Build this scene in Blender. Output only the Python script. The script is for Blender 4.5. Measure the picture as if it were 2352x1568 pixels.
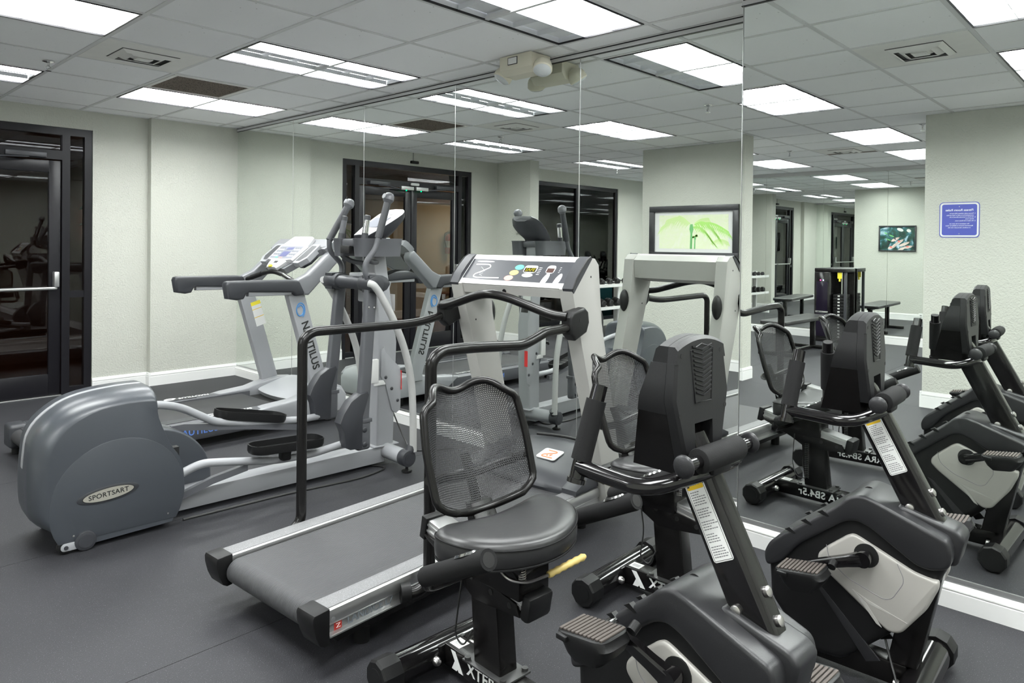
import bpy, bmesh, math, random
from mathutils import Vector, Matrix, Euler
random.seed(7)
R = math.radians
scene = bpy.context.scene
COL = scene.collection
for o in list(bpy.data.objects):
    bpy.data.objects.remove(o)

# ---------------------------------------------------------------- camera, world, exposure
cam_data = bpy.data.cameras.new('camera')
cam_data.sensor_fit = 'HORIZONTAL'
cam_data.sensor_width = 36.0
cam_data.lens = 1633.144 * 36.0 / 2352.0
cam_data.shift_y = -(784.0 - 574.285) / 2352.0
cam_data.clip_start = 0.05
cam_data.clip_end = 100
cam = bpy.data.objects.new('camera', cam_data)
COL.objects.link(cam)
def cam_matrix(loc, yaw, pitch, roll):
    f = Vector((math.cos(pitch)*math.cos(yaw), math.cos(pitch)*math.sin(yaw), math.sin(pitch)))
    r = Vector((math.sin(yaw), -math.cos(yaw), 0))
    u = r.cross(f)
    c, s = math.cos(roll), math.sin(roll)
    r2 = c*r + s*u
    u2 = -s*r + c*u
    m = Matrix((r2, u2, -f)).transposed().to_4x4()
    m.translation = Vector(loc)
    return m
cam.matrix_world = cam_matrix((-3.1909, -3.8789, 1.3865), R(43.3531), R(-0.5168), R(0.5963))
scene.camera = cam
world = bpy.data.worlds.new('night')
scene.world = world
world.use_nodes = True
world.node_tree.nodes['Background'].inputs[0].default_value = (0.02, 0.022, 0.03, 1)
world.node_tree.nodes['Background'].inputs[1].default_value = 0.1
scene.view_settings.view_transform = 'Standard'
scene.view_settings.look = 'None'
scene.view_settings.exposure = 0.0
scene.view_settings.gamma = 1.0
scene.view_settings.use_curve_mapping = False
scene.cycles.max_bounces = 14
scene.cycles.diffuse_bounces = 5
scene.cycles.glossy_bounces = 8
scene.cycles.transmission_bounces = 8
scene.cycles.transparent_max_bounces = 16
scene.cycles.sample_clamp_indirect = 6.0
scene.cycles.caustics_refractive = False
scene.cycles.use_denoising = True
LAMP = 31.0            # strength of the fluorescent strips in the ceiling fixtures

# ---------------------------------------------------------------- materials
MATS = {}
def srgb(r, g, b):
    def f(c):
        c /= 255.0
        return c/12.92 if c <= 0.04045 else ((c+0.055)/1.055)**2.4
    return (f(r), f(g), f(b), 1.0)
def mat(name, col, rough=0.5, metal=0.0, spec=0.5, bump=None, var=None, emit=None, coat=0.0, coords='Object', speck=None):
    """col linear rgb tuple; bump=(scale,strength,detail); var=(scale,amount); speck=(scale,threshold,colour)"""
    if name in MATS: return MATS[name]
    m = bpy.data.materials.new(name); MATS[name] = m
    m.use_nodes = True
    nt = m.node_tree; N = nt.nodes; L = nt.links
    b = N['Principled BSDF']
    c4 = (col[0], col[1], col[2], 1)
    b.inputs['Base Color'].default_value = c4
    b.inputs['Roughness'].default_value = rough
    b.inputs['Metallic'].default_value = metal
    b.inputs['Specular IOR Level'].default_value = spec
    b.inputs['Coat Weight'].default_value = coat
    if emit:
        b.inputs['Emission Color'].default_value = (*emit[0], 1)
        b.inputs['Emission Strength'].default_value = emit[1]
    if bump or var or speck:
        tc = N.new('ShaderNodeTexCoord')
    colout = None
    if var:
        n = N.new('ShaderNodeTexNoise'); n.inputs['Scale'].default_value = var[0]; n.inputs['Detail'].default_value = 4
        L.new(tc.outputs[coords], n.inputs['Vector'])
        mx = N.new('ShaderNodeMix'); mx.data_type = 'RGBA'
        mx.inputs[6].default_value = (*[max(0, v*(1-var[1])) for v in col[:3]], 1)
        mx.inputs[7].default_value = (*[v*(1+var[1]) for v in col[:3]], 1)
        L.new(n.outputs['Fac'], mx.inputs[0]); colout = mx.outputs[2]
    if speck:
        n = N.new('ShaderNodeTexNoise'); n.inputs['Scale'].default_value = speck[0]; n.inputs['Detail'].default_value = 2
        L.new(tc.outputs[coords], n.inputs['Vector'])
        gt = N.new('ShaderNodeMapRange'); gt.inputs[1].default_value = speck[1]; gt.inputs[2].default_value = speck[1]+0.04
        L.new(n.outputs['Fac'], gt.inputs[0])
        mx = N.new('ShaderNodeMix'); mx.data_type = 'RGBA'
        mx.inputs[6].default_value = c4
        if colout: L.new(colout, mx.inputs[6])
        mx.inputs[7].default_value = (*speck[2], 1)
        L.new(gt.outputs[0], mx.inputs[0]); colout = mx.outputs[2]
    if colout: L.new(colout, b.inputs['Base Color'])
    if bump:
        n = N.new('ShaderNodeTexNoise'); n.inputs['Scale'].default_value = bump[0]
        n.inputs['Detail'].default_value = bump[2] if len(bump) > 2 else 3
        L.new(tc.outputs[coords], n.inputs['Vector'])
        bp = N.new('ShaderNodeBump'); bp.inputs['Strength'].default_value = bump[1]; bp.inputs['Distance'].default_value = bump[3] if len(bump) > 3 else 0.004
        L.new(n.outputs['Fac'], bp.inputs['Height']); L.new(bp.outputs[0], b.inputs['Normal'])
    return m
def emission_mat(name, col, strength):
    if name in MATS: return MATS[name]
    m = bpy.data.materials.new(name); MATS[name] = m
    m.use_nodes = True; nt = m.node_tree
    nt.nodes.remove(nt.nodes['Principled BSDF'])
    e = nt.nodes.new('ShaderNodeEmission'); e.inputs[0].default_value = (*col, 1); e.inputs[1].default_value = strength
    nt.links.new(e.outputs[0], nt.nodes['Material Output'].inputs[0])
    return m
def mirror_mat():
    m = bpy.data.materials.new('mirror_glass'); m.use_nodes = True; nt = m.node_tree
    nt.nodes.remove(nt.nodes['Principled BSDF'])
    g = nt.nodes.new('ShaderNodeBsdfGlossy'); g.inputs['Color'].default_value = (0.90, 0.935, 0.905, 1); g.inputs['Roughness'].default_value = 0.0
    nt.links.new(g.outputs[0], nt.nodes['Material Output'].inputs[0])
    return m
def glass_mat(name='window_glass', tint=(0.62, 0.6, 0.6)):
    m = bpy.data.materials.new(name); m.use_nodes = True; nt = m.node_tree
    nt.nodes.remove(nt.nodes['Principled BSDF'])
    t = nt.nodes.new('ShaderNodeBsdfTransparent'); t.inputs[0].default_value = (*tint, 1)
    g = nt.nodes.new('ShaderNodeBsdfGlossy'); g.inputs['Color'].default_value = (1, 1, 1, 1); g.inputs['Roughness'].default_value = 0.0
    f = nt.nodes.new('ShaderNodeFresnel'); f.inputs[0].default_value = 1.5
    x = nt.nodes.new('ShaderNodeMixShader')
    nt.links.new(f.outputs[0], x.inputs[0]); nt.links.new(t.outputs[0], x.inputs[1]); nt.links.new(g.outputs[0], x.inputs[2])
    nt.links.new(x.outputs[0], nt.nodes['Material Output'].inputs[0])
    return m
def mesh_fabric(name='mesh_fabric'):
    """woven seat mesh: small open cells between black threads, in the UVs of the panel"""
    m = bpy.data.materials.new(name); m.use_nodes = True; nt = m.node_tree; N = nt.nodes; L = nt.links
    b = N['Principled BSDF']
    b.inputs['Base Color'].default_value = (0.016, 0.016, 0.018, 1); b.inputs['Roughness'].default_value = 0.45
    uv = N.new('ShaderNodeUVMap')
    mp = N.new('ShaderNodeMapping'); mp.inputs['Scale'].default_value = (62, 58, 1)
    L.new(uv.outputs[0], mp.inputs[0])
    br = N.new('ShaderNodeTexBrick'); br.inputs['Scale'].default_value = 1.0
    br.inputs['Mortar Size'].default_value = 0.30; br.inputs['Mortar Smooth'].default_value = 0.25
    br.inputs['Brick Width'].default_value = 1.0; br.inputs['Row Height'].default_value = 1.0
    br.inputs['Color1'].default_value = (0, 0, 0, 1); br.inputs['Color2'].default_value = (0, 0, 0, 1); br.inputs['Mortar'].default_value = (1, 1, 1, 1)
    L.new(mp.outputs[0], br.inputs['Vector'])
    t = N.new('ShaderNodeBsdfTransparent')
    x = N.new('ShaderNodeMixShader')
    L.new(br.outputs['Color'], x.inputs[0]); L.new(t.outputs[0], x.inputs[1]); L.new(b.outputs[0], x.inputs[2])
    L.new(x.outputs[0], N['Material Output'].inputs[0])
    return m

M_MIRROR = mirror_mat(); M_GLASS = glass_mat(); M_MESH = mesh_fabric()
M_WALL = mat('wall_paint', (0.515, 0.522, 0.472), 0.75, spec=0.3, bump=(75, 0.9, 3, 0.006), var=(3, 0.03))
M_CEIL = mat('ceiling_tile_white', (0.93, 0.93, 0.95), 0.9, spec=0.1, bump=(60, 0.25, 4, 0.002), speck=(42, 0.735, (0.38, 0.38, 0.38)))
M_GRID = mat('ceiling_grid_white', (0.66, 0.66, 0.67), 0.5)  # tees coloured darker than the tiles to stand for their shadow edges
M_TRIM = mat('trim_white', (0.80, 0.80, 0.79), 0.35, var=(6, 0.02))
M_FLOOR = mat('rubber_floor', (0.0215, 0.0215, 0.0255), 0.6, spec=0.4, bump=(260, 0.5, 2, 0.002), var=(1.6, 0.22), speck=(320, 0.66, (0.16, 0.16, 0.17)))
M_CARPET = mat('hall_carpet', (0.13, 0.05, 0.025), 0.9, spec=0.1, var=(14, 0.35))
M_BRONZE = mat('dark_bronze_frame', (0.008, 0.0075, 0.010), 0.35, spec=0.3)
M_BLACK = mat('black_plastic', (0.007, 0.007, 0.0075), 0.45, spec=0.32, bump=(380, 0.15, 2, 0.001))
M_BLACKGLOSS = mat('black_gloss_paint', (0.006, 0.0055, 0.006), 0.12, spec=0.6)
M_BLACKSATIN = mat('black_satin_paint', (0.006, 0.0055, 0.0055), 0.26, spec=0.34)
M_FOAM = mat('black_foam', (0.011, 0.011, 0.0115), 0.75, spec=0.2, bump=(300, 0.4, 3, 0.001))
M_VINYL = mat('black_vinyl', (0.022, 0.022, 0.023), 0.36, spec=0.5, bump=(14, 0.12, 3, 0.01))
M_SHROUD = mat('charcoal_textured_plastic', (0.017, 0.017, 0.019), 0.40, spec=0.42, bump=(420, 0.2, 2, 0.001))
M_CONSOLE = mat('dark_console_plastic', (0.011, 0.011, 0.012), 0.45, spec=0.35, bump=(420, 0.2, 2, 0.001))
M_SILVERPL = mat('warm_silver_plastic', (0.40, 0.385, 0.36), 0.42, metal=0.15)
M_ALU = mat('brushed_aluminium', (0.60, 0.60, 0.60), 0.32, metal=0.85, var=(3, 0.06))
M_CHROME = mat('chrome', (0.75, 0.75, 0.75), 0.12, metal=1.0)
M_STEEL = mat('bolt_steel', (0.55, 0.53, 0.52), 0.28, metal=1.0)
M_PALE = mat('pale_grey_paint', (0.43, 0.43, 0.425), 0.36)
M_LGREY = mat('light_grey_paint', (0.30, 0.305, 0.32), 0.38, spec=0.5)
M_MGREY = mat('mid_grey_paint', (0.085, 0.087, 0.096), 0.40, spec=0.5)
M_DGREY = mat('dark_grey_plastic', (0.032, 0.0335, 0.039), 0.42, bump=(350, 0.12, 2, 0.001))
M_SHELL = mat('slate_grey_shell', (0.046, 0.051, 0.060), 0.32, spec=0.5, bump=(300, 0.1, 2, 0.001))
M_BEIGEGREY = mat('worn_beige_grey_paint', (0.38, 0.375, 0.355), 0.45, var=(5, 0.05))
M_BELT = mat('ribbed_belt', (0.052, 0.052, 0.055), 0.55, var=(4, 0.12))
M_BELTDARK = mat('dark_belt', (0.028, 0.028, 0.030), 0.6, var=(4, 0.1))
M_WHITEPL = mat('white_console_plastic', (0.60, 0.60, 0.61), 0.35)
M_PAPER = mat('sticker_white', (0.80, 0.80, 0.79), 0.5)
M_INK = mat('ink_black', (0.012, 0.012, 0.012), 0.5)
M_INKGREY = mat('ink_grey', (0.20, 0.20, 0.21), 0.5)
M_LETTERGREY = mat('lettering_blue_grey', (0.20, 0.22, 0.25), 0.4)
M_WHITEINK = mat('ink_white', (0.85, 0.85, 0.85), 0.5)
M_YELLOW = mat('warning_yellow', (0.80, 0.52, 0.02), 0.5)
M_SUNNY = mat('bright_yellow_plastic', (0.85, 0.72, 0.05), 0.4)
M_RED = mat('red_plastic', (0.65, 0.03, 0.03), 0.4)
M_ORANGE = mat('orange_print', (0.8, 0.25, 0.10), 0.5)
M_GREEN = mat('green_button', (0.10, 0.55, 0.34), 0.4)
M_AMBER = mat('amber_button', (0.80, 0.55, 0.15), 0.4)
M_PINKRED = mat('faded_red_button', (0.80, 0.30, 0.26), 0.4)
M_PANELGREY = mat('console_overlay_grey', (0.045, 0.047, 0.055), 0.35)
M_BLUE = mat('logo_blue', (0.06, 0.24, 0.55), 0.4)
M_SIGNBLUE = mat('sign_blue', (0.060, 0.075, 0.36), 0.4)
M_LCD = mat('lcd_blue_grey', (0.12, 0.13, 0.27), 0.3)
M_OVERLAY = mat('overlay_pale', (0.22, 0.23, 0.27), 0.35)
M_DARKRED = mat('landing_red_logo', (0.45, 0.04, 0.03), 0.4)
M_GAUNT = mat('dark_recess', (0.006, 0.006, 0.006), 0.6)
M_IVORY = mat('ivory_plastic', (0.66, 0.63, 0.52), 0.4)
M_LENS = mat('ribbed_lens', (0.62, 0.65, 0.66), 0.12, spec=0.6, bump=(90, 0.6, 2, 0.004))
M_GRILLE = mat('dusty_grille', (0.22, 0.185, 0.16), 0.8, speck=(120, 0.56, (0.10, 0.085, 0.075)))
M_DUSTWHITE = mat('vent_white', (0.80, 0.79, 0.77), 0.6, var=(9, 0.06))
M_YGRIP = mat('yellow_rubber_grip', (0.62, 0.47, 0.16), 0.5)
M_WOOD = mat('dark_red_wood', (0.16, 0.055, 0.025), 0.4, var=(6, 0.3))
M_HALLWALL = mat('hall_wall_beige', (0.44, 0.36, 0.22), 0.8, bump=(90, 0.4, 3, 0.004))
M_HALLDARK = mat('hall_soffit_brown', (0.14, 0.06, 0.035), 0.7)
M_BARK = mat('palm_bark', (0.10, 0.07, 0.04), 0.9)
M_LEAF = mat('dark_leaf', (0.02, 0.05, 0.015), 0.5)
M_TEAL = mat('teal_ball_vinyl', (0.06, 0.30, 0.36), 0.3)
M_GREYBALL = mat('grey_ball_vinyl', (0.45, 0.46, 0.48), 0.25)

# ---------------------------------------------------------------- mesh building
class MB:
    def __init__(s):
        s.bm = bmesh.new()
    def _join(s, tmp):
        me = bpy.data.meshes.new('tmp'); tmp.to_mesh(me); tmp.free()
        s.bm.from_mesh(me); bpy.data.meshes.remove(me)
    def box(s, lo, hi, bev=0, seg=2, mtx=None):
        t = bmesh.new()
        r = bmesh.ops.create_cube(t, size=1.0)
        sz = [max(1e-5, b-a) for a, b in zip(lo, hi)]
        c = [(a+b)/2 for a, b in zip(lo, hi)]
        for v in t.verts:
            v.co = Vector((v.co.x*sz[0]+c[0], v.co.y*sz[1]+c[1], v.co.z*sz[2]+c[2]))
        if bev: bmesh.ops.bevel(t, geom=list(t.edges), offset=min(bev, min(sz)*0.49), segments=seg, affect='EDGES', clamp_overlap=True, profile=0.5)
        if mtx: t.transform(mtx)
        s._join(t); return s
    def prism(s, poly, h0, h1, axes='xz', bev=0, seg=2, mtx=None):
        """extrude a polygon; axes 'xz' puts (a,b) in x,z and h in y; 'yz' h in x; 'xy' h in z"""
        def P(a, b, h):
            return {'xz': (a, h, b), 'yz': (h, a, b), 'xy': (a, b, h)}[axes]
        t = bmesh.new()
        A = [t.verts.new(P(a, b, h0)) for a, b in poly]
        B = [t.verts.new(P(a, b, h1)) for a, b in poly]
        n = len(poly)
        t.faces.new(A); t.faces.new(B[::-1])
        for i in range(n):
            t.faces.new((A[i], B[i], B[(i+1) % n], A[(i+1) % n]))
        bmesh.ops.recalc_face_normals(t, faces=list(t.faces))
        if bev:
            E = [e for e in t.edges if all(v in A for v in e.verts) or all(v in B for v in e.verts)]
            bmesh.ops.bevel(t, geom=E, offset=bev, segments=seg, affect='EDGES', clamp_overlap=True, profile=0.5)
        if mtx: t.transform(mtx)
        s._join(t); return s
    def loft(s, rings, cap=True, closed=True, loop=False):
        t = bmesh.new()
        V = [[t.verts.new(p) for p in r] for r in rings]
        n = len(rings[0]); m = len(rings)
        for i in range(m if loop else m-1):
            a, b = V[i], V[(i+1) % m]
            for k in range(n if closed else n-1):
                t.faces.new((a[k], a[(k+1) % n], b[(k+1) % n], b[k]))
        if cap and not loop:
            t.faces.new(V[0][::-1]); t.faces.new(V[-1])
        bmesh.ops.recalc_face_normals(t, faces=list(t.faces))
        s._join(t); return s
    def tube(s, pts, r, seg=12, fil=0.0, fseg=6, cap=True, loop=False, radii=None):
        pts = [Vector(p) for p in pts]
        if fil and len(pts) > 2:
            q = [] if loop else [pts[0]]
            n = len(pts)
            rng = range(n) if loop else range(1, n-1)
            for i in rng:
                p0, p, p1 = pts[(i-1) % n], pts[i], pts[(i+1) % n]
                d0, d1 = (p0-p), (p1-p)
                f = min(fil, d0.length*0.49, d1.length*0.49)
                a, b = p+d0.normalized()*f, p+d1.normalized()*f
                for k in range(fseg+1):
                    u = k/fseg
                    q.append(a*(1-u)**2 + p*2*u*(1-u) + b*u*u)
            if not loop: q.append(pts[-1])
            pts = q
        n = len(pts)
        rings = []
        up = None
        for i in range(n):
            if loop: tg = (pts[(i+1) % n]-pts[(i-1) % n])
            else: tg = pts[min(i+1, n-1)]-pts[max(i-1, 0)]
            tg.normalize()
            if up is None:
                up = tg.orthogonal().normalized()
                if abs(tg.z) < 0.9:
                    up = (Vector((0, 0, 1))-tg*tg.z).normalized()
            else:
                up = (up-tg*up.dot(tg))
                up = up.normalized() if up.length > 1e-6 else tg.orthogonal().normalized()
            sd = tg.cross(up)
            rr = radii[i] if radii else r
            rings.append([pts[i]+(up*math.cos(2*math.pi*k/seg)+sd*math.sin(2*math.pi*k/seg))*rr for k in range(seg)])
        return s.loft(rings, cap=cap, loop=loop)
    def cyl(s, p0, p1, r, r1=None, seg=20, bev=0):
        p0, p1 = Vector(p0), Vector(p1)
        r1 = r if r1 is None else r1
        if bev:
            d = (p1-p0).normalized()*bev
            return s.tube([p0, p0+d*0.3, p0+d, p1-d, p1-d*0.3, p1], r, seg, radii=[r-bev, r-bev*0.3, r, r1, r1-bev*0.3, r1-bev])
        return s.tube([p0, p1], r, seg, radii=[r, r1])
    def lathe(s, prof, origin=(0, 0, 0), axis='z', seg=20):
        rings = []
        for rr, h in prof:
            ring = []
            for k in range(seg):
                a = 2*math.pi*k/seg
                x, y = rr*math.cos(a), rr*math.sin(a)
                p = {'z': (x, y, h), 'y': (x, h, y), 'x': (h, x, y)}[axis]
                ring.append(Vector(origin)+Vector(p))
            rings.append(ring)
        return s.loft(rings)
    def ball(s, c, r, seg=16, rings=10):
        if not hasattr(r, '__len__'): r = (r, r, r)
        t = bmesh.new()
        bmesh.ops.create_uvsphere(t, u_segments=seg, v_segments=rings, radius=1.0)
        for v in t.verts:
            v.co = Vector((v.co.x*r[0]+c[0], v.co.y*r[1]+c[1], v.co.z*r[2]+c[2]))
        s._join(t); return s
    def build(s, name, material, parent=None, smooth=32, kind=None, label=None):
        me = bpy.data.meshes.new(name)
        s.bm.to_mesh(me); s.bm.free()
        me.materials.append(material)
        if smooth:
            me.polygons.foreach_set('use_smooth', [True]*len(me.polygons))
            me.set_sharp_from_angle(angle=R(smooth))
        return link(name, me, parent, kind, label)
def link(name, me, parent=None, kind=None, label=None):
    o = bpy.data.objects.new(name, me); COL.objects.link(o)
    if parent: o.parent = parent
    if kind: o['kind'] = kind
    if label: o['label'] = label
    return o
def tag(o, label, cat, group=None):
    o['label'] = label; o['category'] = cat
    if group: o['group'] = group
    return o
def thing(name, label, cat, loc=(0, 0, 0), rz=0.0, group=None):
    o = bpy.data.objects.new(name, None); COL.objects.link(o)
    o.location = loc; o.rotation_euler = (0, 0, rz)
    o.empty_display_size = 0.1
    return tag(o, label, cat, group)
def copy_tree(root, loc, rz=None, label=None, group=None):
    r = root.copy(); COL.objects.link(r); r.location = loc
    if rz is not None: r.rotation_euler = (0, 0, rz)
    if label: r['label'] = label
    if group: r['group'] = group
    for ch in list(root.children):
        c = ch.copy(); COL.objects.link(c); c.parent = r
        for g in list(ch.children):
            d = g.copy(); COL.objects.link(d); d.parent = c
    return r
def struct(name, mb, m, parent=None, smooth=32):
    return mb.build(name, m, parent, smooth=smooth, kind='structure')
def frame_mtx(origin, xdir, ydir):
    """local x,y,z -> a plane with text running along xdir and up along ydir"""
    x = Vector(xdir).normalized(); y = Vector(ydir); y = (y-x*y.dot(x)).normalized(); z = x.cross(y)
    m = Matrix((x, y, z)).transposed().to_4x4(); m.translation = Vector(origin)
    return m
FONT_CACHE = {}
def text_mesh(body, size, depth=0.0006, align='CENTER', space=1.0, bold=0.0, shear=0.0):
    key = (body, size, depth, align, space, bold, shear)
    if key in FONT_CACHE: return FONT_CACHE[key]
    cu = bpy.data.curves.new('lettering', 'FONT')
    cu.body = body; cu.size = size; cu.extrude = depth; cu.align_x = align; cu.align_y = 'CENTER'
    cu.space_character = space; cu.offset = bold; cu.shear = shear; cu.resolution_u = 3
    o = bpy.data.objects.new('lettering_tmp', cu); COL.objects.link(o)
    dg = bpy.context.evaluated_depsgraph_get()
    me = bpy.data.meshes.new_from_object(o.evaluated_get(dg))
    bpy.data.objects.remove(o); bpy.data.curves.remove(cu)
    FONT_CACHE[key] = me
    return me
def lettering(body, size, material, mtx, parent, name='lettering', **kw):
    me = text_mesh(body, size, **kw).copy()
    me.transform(mtx)
    me.materials.clear(); me.materials.append(material)
    return link(name, me, parent)
def fillet_poly(P, r, n=4):
    out = []
    m = len(P)
    for i in range(m):
        p0, p, p1 = Vector(P[i-1]), Vector(P[i]), Vector(P[(i+1) % m])
        d0, d1 = p0-p, p1-p
        f = min(r, d0.length*0.45, d1.length*0.45)
        a, b = p+d0.normalized()*f, p+d1.normalized()*f
        for k in range(n+1):
            u = k/n
            q = a*(1-u)**2+p*2*u*(1-u)+b*u*u
            out.append((q.x, q.y))
    return out
def ellipse(cx, cy, a, b, n=28, rot=0.0):
    c, s = math.cos(rot), math.sin(rot)
    return [(cx+a*math.cos(2*math.pi*k/n)*c-b*math.sin(2*math.pi*k/n)*s, cy+a*math.cos(2*math.pi*k/n)*s+b*math.sin(2*math.pi*k/n)*c) for k in range(n)]
def rrect(x0, y0, x1, y1, r, n=5):
    P = []
    for cx, cy, a0 in ((x1-r, y1-r, 0), (x0+r, y1-r, 90), (x0+r, y0+r, 180), (x1-r, y0+r, 270)):
        for k in range(n+1):
            a = R(a0+90*k/n); P.append((cx+r*math.cos(a), cy+r*math.sin(a)))
    return P
def arc(cx, cy, r, a0, a1, n):
    return [(cx+r*math.cos(R(a0+(a1-a0)*k/n)), cy+r*math.sin(R(a0+(a1-a0)*k/n))) for k in range(n+1)]
# ================================================================= the room
T = 0.6096
H = 2.54
M1, M2, Y2 = 0.205, -0.019, -2.365       # mirror planes and where the wall steps forward
YA, YD = 3.243, 3.323                    # near wall plane and the door wall plane
XP, XPB = -3.82, -4.02                   # partition faces
XB, YB = -8.0, -6.3

# floor: rubber tiles laid edge to edge on a slab
floor = struct('floor', MB().box((XB-0.1, YB-0.1, -0.08), (0.30, 3.45, -0.012)), M_GAUNT)
tile_me = {}
fx = [-8.0+0.02, -6.6, -5.2, -3.8, 0.20]
fy = [-6.3, -5.15, -3.93, -2.71, -1.49, -0.27, 0.95, 2.17, 3.34]
for i in range(len(fx)-1):
    for j in range(len(fy)-1):
        g = 0.0012
        MB().box((fx[i]+g, fy[j]+g, -0.012), (fx[i+1]-g, fy[j+1]-g, 0.0)).build('floor_tile', M_FLOOR, floor)

# ceiling: grid of white tees with lay-in tiles
lights = []          # (i, j, dead strips)  cell units, each fixture spans i..i+2, j..j+1
for i in (-2, -5, -9, -12):
    for j in (3, 0, -3, -6, -9):
        lights.append((i, j))
used = set()
for i, j in lights:
    used.add((i, j)); used.add((i+1, j))
vents = [(-3, 1), (-3, -5), (-10, -2)]
for v in vents: used.add(v)
GRILLE = (-2, 2); used.add(GRILLE)
x_lo, x_hi = XB, M1
grid = MB()
xs = [k*T for k in range(-13, 1)]
ys = [k*T for k in range(-10, 6)]
for x in xs: grid.box((x-0.012, YB, H), (x+0.012, YD, H+0.018))
for y in ys: grid.box((XB, y-0.012, H+0.0004), (M1, y+0.012, H+0.0176))
for (a, b) in (((XB, YB), (XB+0.02, YD)), ((M1-0.02, Y2), (M1, YA)), ((M2-0.02, YB), (M2, Y2)), ((XB, YD-0.02), (-0.64, YD)), ((-0.64, YA-0.02), (M1, YA))):
    grid.box((a[0], a[1], H-0.0006), (b[0], b[1], H+0.017))
ceiling = struct('ceiling', grid, M_GRID)
full = MB().box((0.0125, 0.0125, 0.004), (T-0.0125, T-0.0125, 0.014)).build('ceiling_tile', M_CEIL, ceiling)
first = True
bx = [XB+0.02] + xs + [M1-0.02]
by = [YB] + ys + [YD-0.02]
for i in range(len(bx)-1):
    for j in range(len(by)-1):
        x0, x1, y0, y1 = bx[i], bx[i+1], by[j], by[j+1]
        ci, cj = i-14, j-11
        if (ci, cj) in used: continue
        if x1 > M2+0.05 and y0 < Y2-0.3: x1 = min(x1, M2)
        if x1-x0 < 0.06 or y1-y0 < 0.06: continue
        if abs(x1-x0-T) < 1e-3 and abs(y1-y0-T) < 1e-3:
            if first: o = full; first = False
            else:
                o = full.copy(); COL.objects.link(o)
            o.location = (x0, y0, H)
        else:
            o = MB().box((x0+0.0125, y0+0.0125, H+0.004), (x1-0.004, y1-0.0125 if cj < 5 else y1, H+0.014)).build('ceiling_tile', M_CEIL, ceiling)
struct('ceiling_slab', MB().box((XB-0.1, YB-0.1, H+0.14), (0.35, 3.45, H+0.2)), M_GAUNT)

# walls
w = MB().box((M1+0.010, Y2, 0), (0.35, YA+0.2, H+0.16)).box((M2+0.010, YB-0.1, 0), (0.35, Y2-0.0005, H+0.16))
wall_right = struct('wall_right', w, M_WALL)
seams = [3.243, 2.126, 1.002, -0.107, -1.224, -2.365]
for a, b in zip(seams[1:], seams[:-1]):
    MB().box((M1, a+0.0016, 0.104), (M1+0.0065, b-0.0016, 2.508)).build('mirror_panel', M_MIRROR, wall_right)
seams2 = [-2.365, -3.48, -4.60, -5.72, -6.3]
for a, b in zip(seams2[1:], seams2[:-1]):
    MB().box((M2, a+0.0016, 0.112), (M2+0.0065, b-0.0016, 2.508)).build('mirror_panel', M_MIRROR, wall_right)
w = MB()
w.box((-0.64, YA, 0), (M1+0.010, 3.45, H+0.16))
w.box((-1.112, YD, 0), (-0.6405, 3.45, H+0.16))
w.box((-3.20, YD, 2.372), (-1.1125, 3.45, H+0.16))
w.box((-3.7095, YD, 0), (-3.2005, 3.45, H+0.16))
w.box((-3.89, 2.69, 0), (-3.71, 3.45, H+0.16))
w.box((-4.02, YD, 0), (-3.8905, 3.45, H+0.16))
w.box((-6.72, YD, 2.36), (-4.0205, 3.45, H+0.16))
w.box((-6.72, YD, 0), (-4.0205, 3.45, 0.10))
w.box((XB, YD, 0), (-6.7205, 3.45, H+0.16))
wall_left = struct('wall_left', w, M_WALL)
w = MB().box((XB-0.12, YB-0.1, 0), (XB-0.010, 3.45, H+0.16))
wall_far = struct('wall_far', w, M_WALL)
s3 = [3.30, 2.82, 1.92, 1.02, 0.12, -0.78, -1.68, -2.58, -3.48, -4.38, -5.28, -6.18]
for a, b in zip(s3[1:], s3[:-1]):
    MB().box((XB-0.0065, a+0.0016, 0.13), (XB, b-0.0016, 2.49)).build('mirror_panel', M_MIRROR, wall_far)
wall_partition = struct('wall_partition', MB().box((XPB, -0.58, 0), (XP, 0.94, H+0.002)), M_WALL)
wall_entry = struct('wall_entry', MB().box((XPB, YB-0.1, 0), (XP, -2.235, H+0.002)), M_WALL)
wall_back = struct('wall_back', MB().box((XB-0.1, YB-0.2, 0), (0.35, YB-0.001, H+0.16)), M_WALL)

# baseboards: board, shadow groove, rounded cap
def baseboard(name, runs, h=0.115, t=0.015):
    b = MB()
    for (x0, y0), (x1, y1), (nx, ny) in runs:      # wall line and the direction into the room
        prof = [(0, 0), (t, 0), (t, h*0.70), (t*0.72, h*0.725), (t*0.72, h*0.745), (t, h*0.775), (t*0.98, h*0.83), (t*0.62, h*0.90), (t*0.52, h*0.985), (t*0.30, h), (0, h)]
        rings = []
        for (px, py) in ((x0, y0), (x1, y1)):
            rings.append([Vector((px+nx*d, py+ny*d, z)) for d, z in prof])
        b.loft(rings)
    return struct(name, b, M_TRIM, smooth=25)
e = 0.0004
baseboard('baseboard_right', [((M1-e, Y2-0.02), (M1-e, YA), (-1, 0)), ((M2-e, YB), (M2-e, Y2+0.015), (-1, 0))], h=0.093, t=0.02)
baseboard('baseboard_left', [((M1, YA-e), (-0.655, YA-e), (0, -1)), ((-0.6405, YA-0.015), (-0.6405, YD), (-1, 0)), ((-0.64, YD-e), (-1.112, YD-e), (0, -1)),
    ((-3.20, YD-e), (-3.71, YD-e), (0, -1)), ((-3.71+e, YD), (-3.71+e, 2.675), (1, 0)), ((-3.695, 2.69-e), (-3.905, 2.69-e), (0, -1)), ((-3.89-e, 2.675), (-3.89-e, YD), (-1, 0)),
    ((-3.89, YD-e), (-4.02, YD-e), (0, -1)), ((-6.72, YD-e), (XB, YD-e), (0, -1))], h=0.125)
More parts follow.
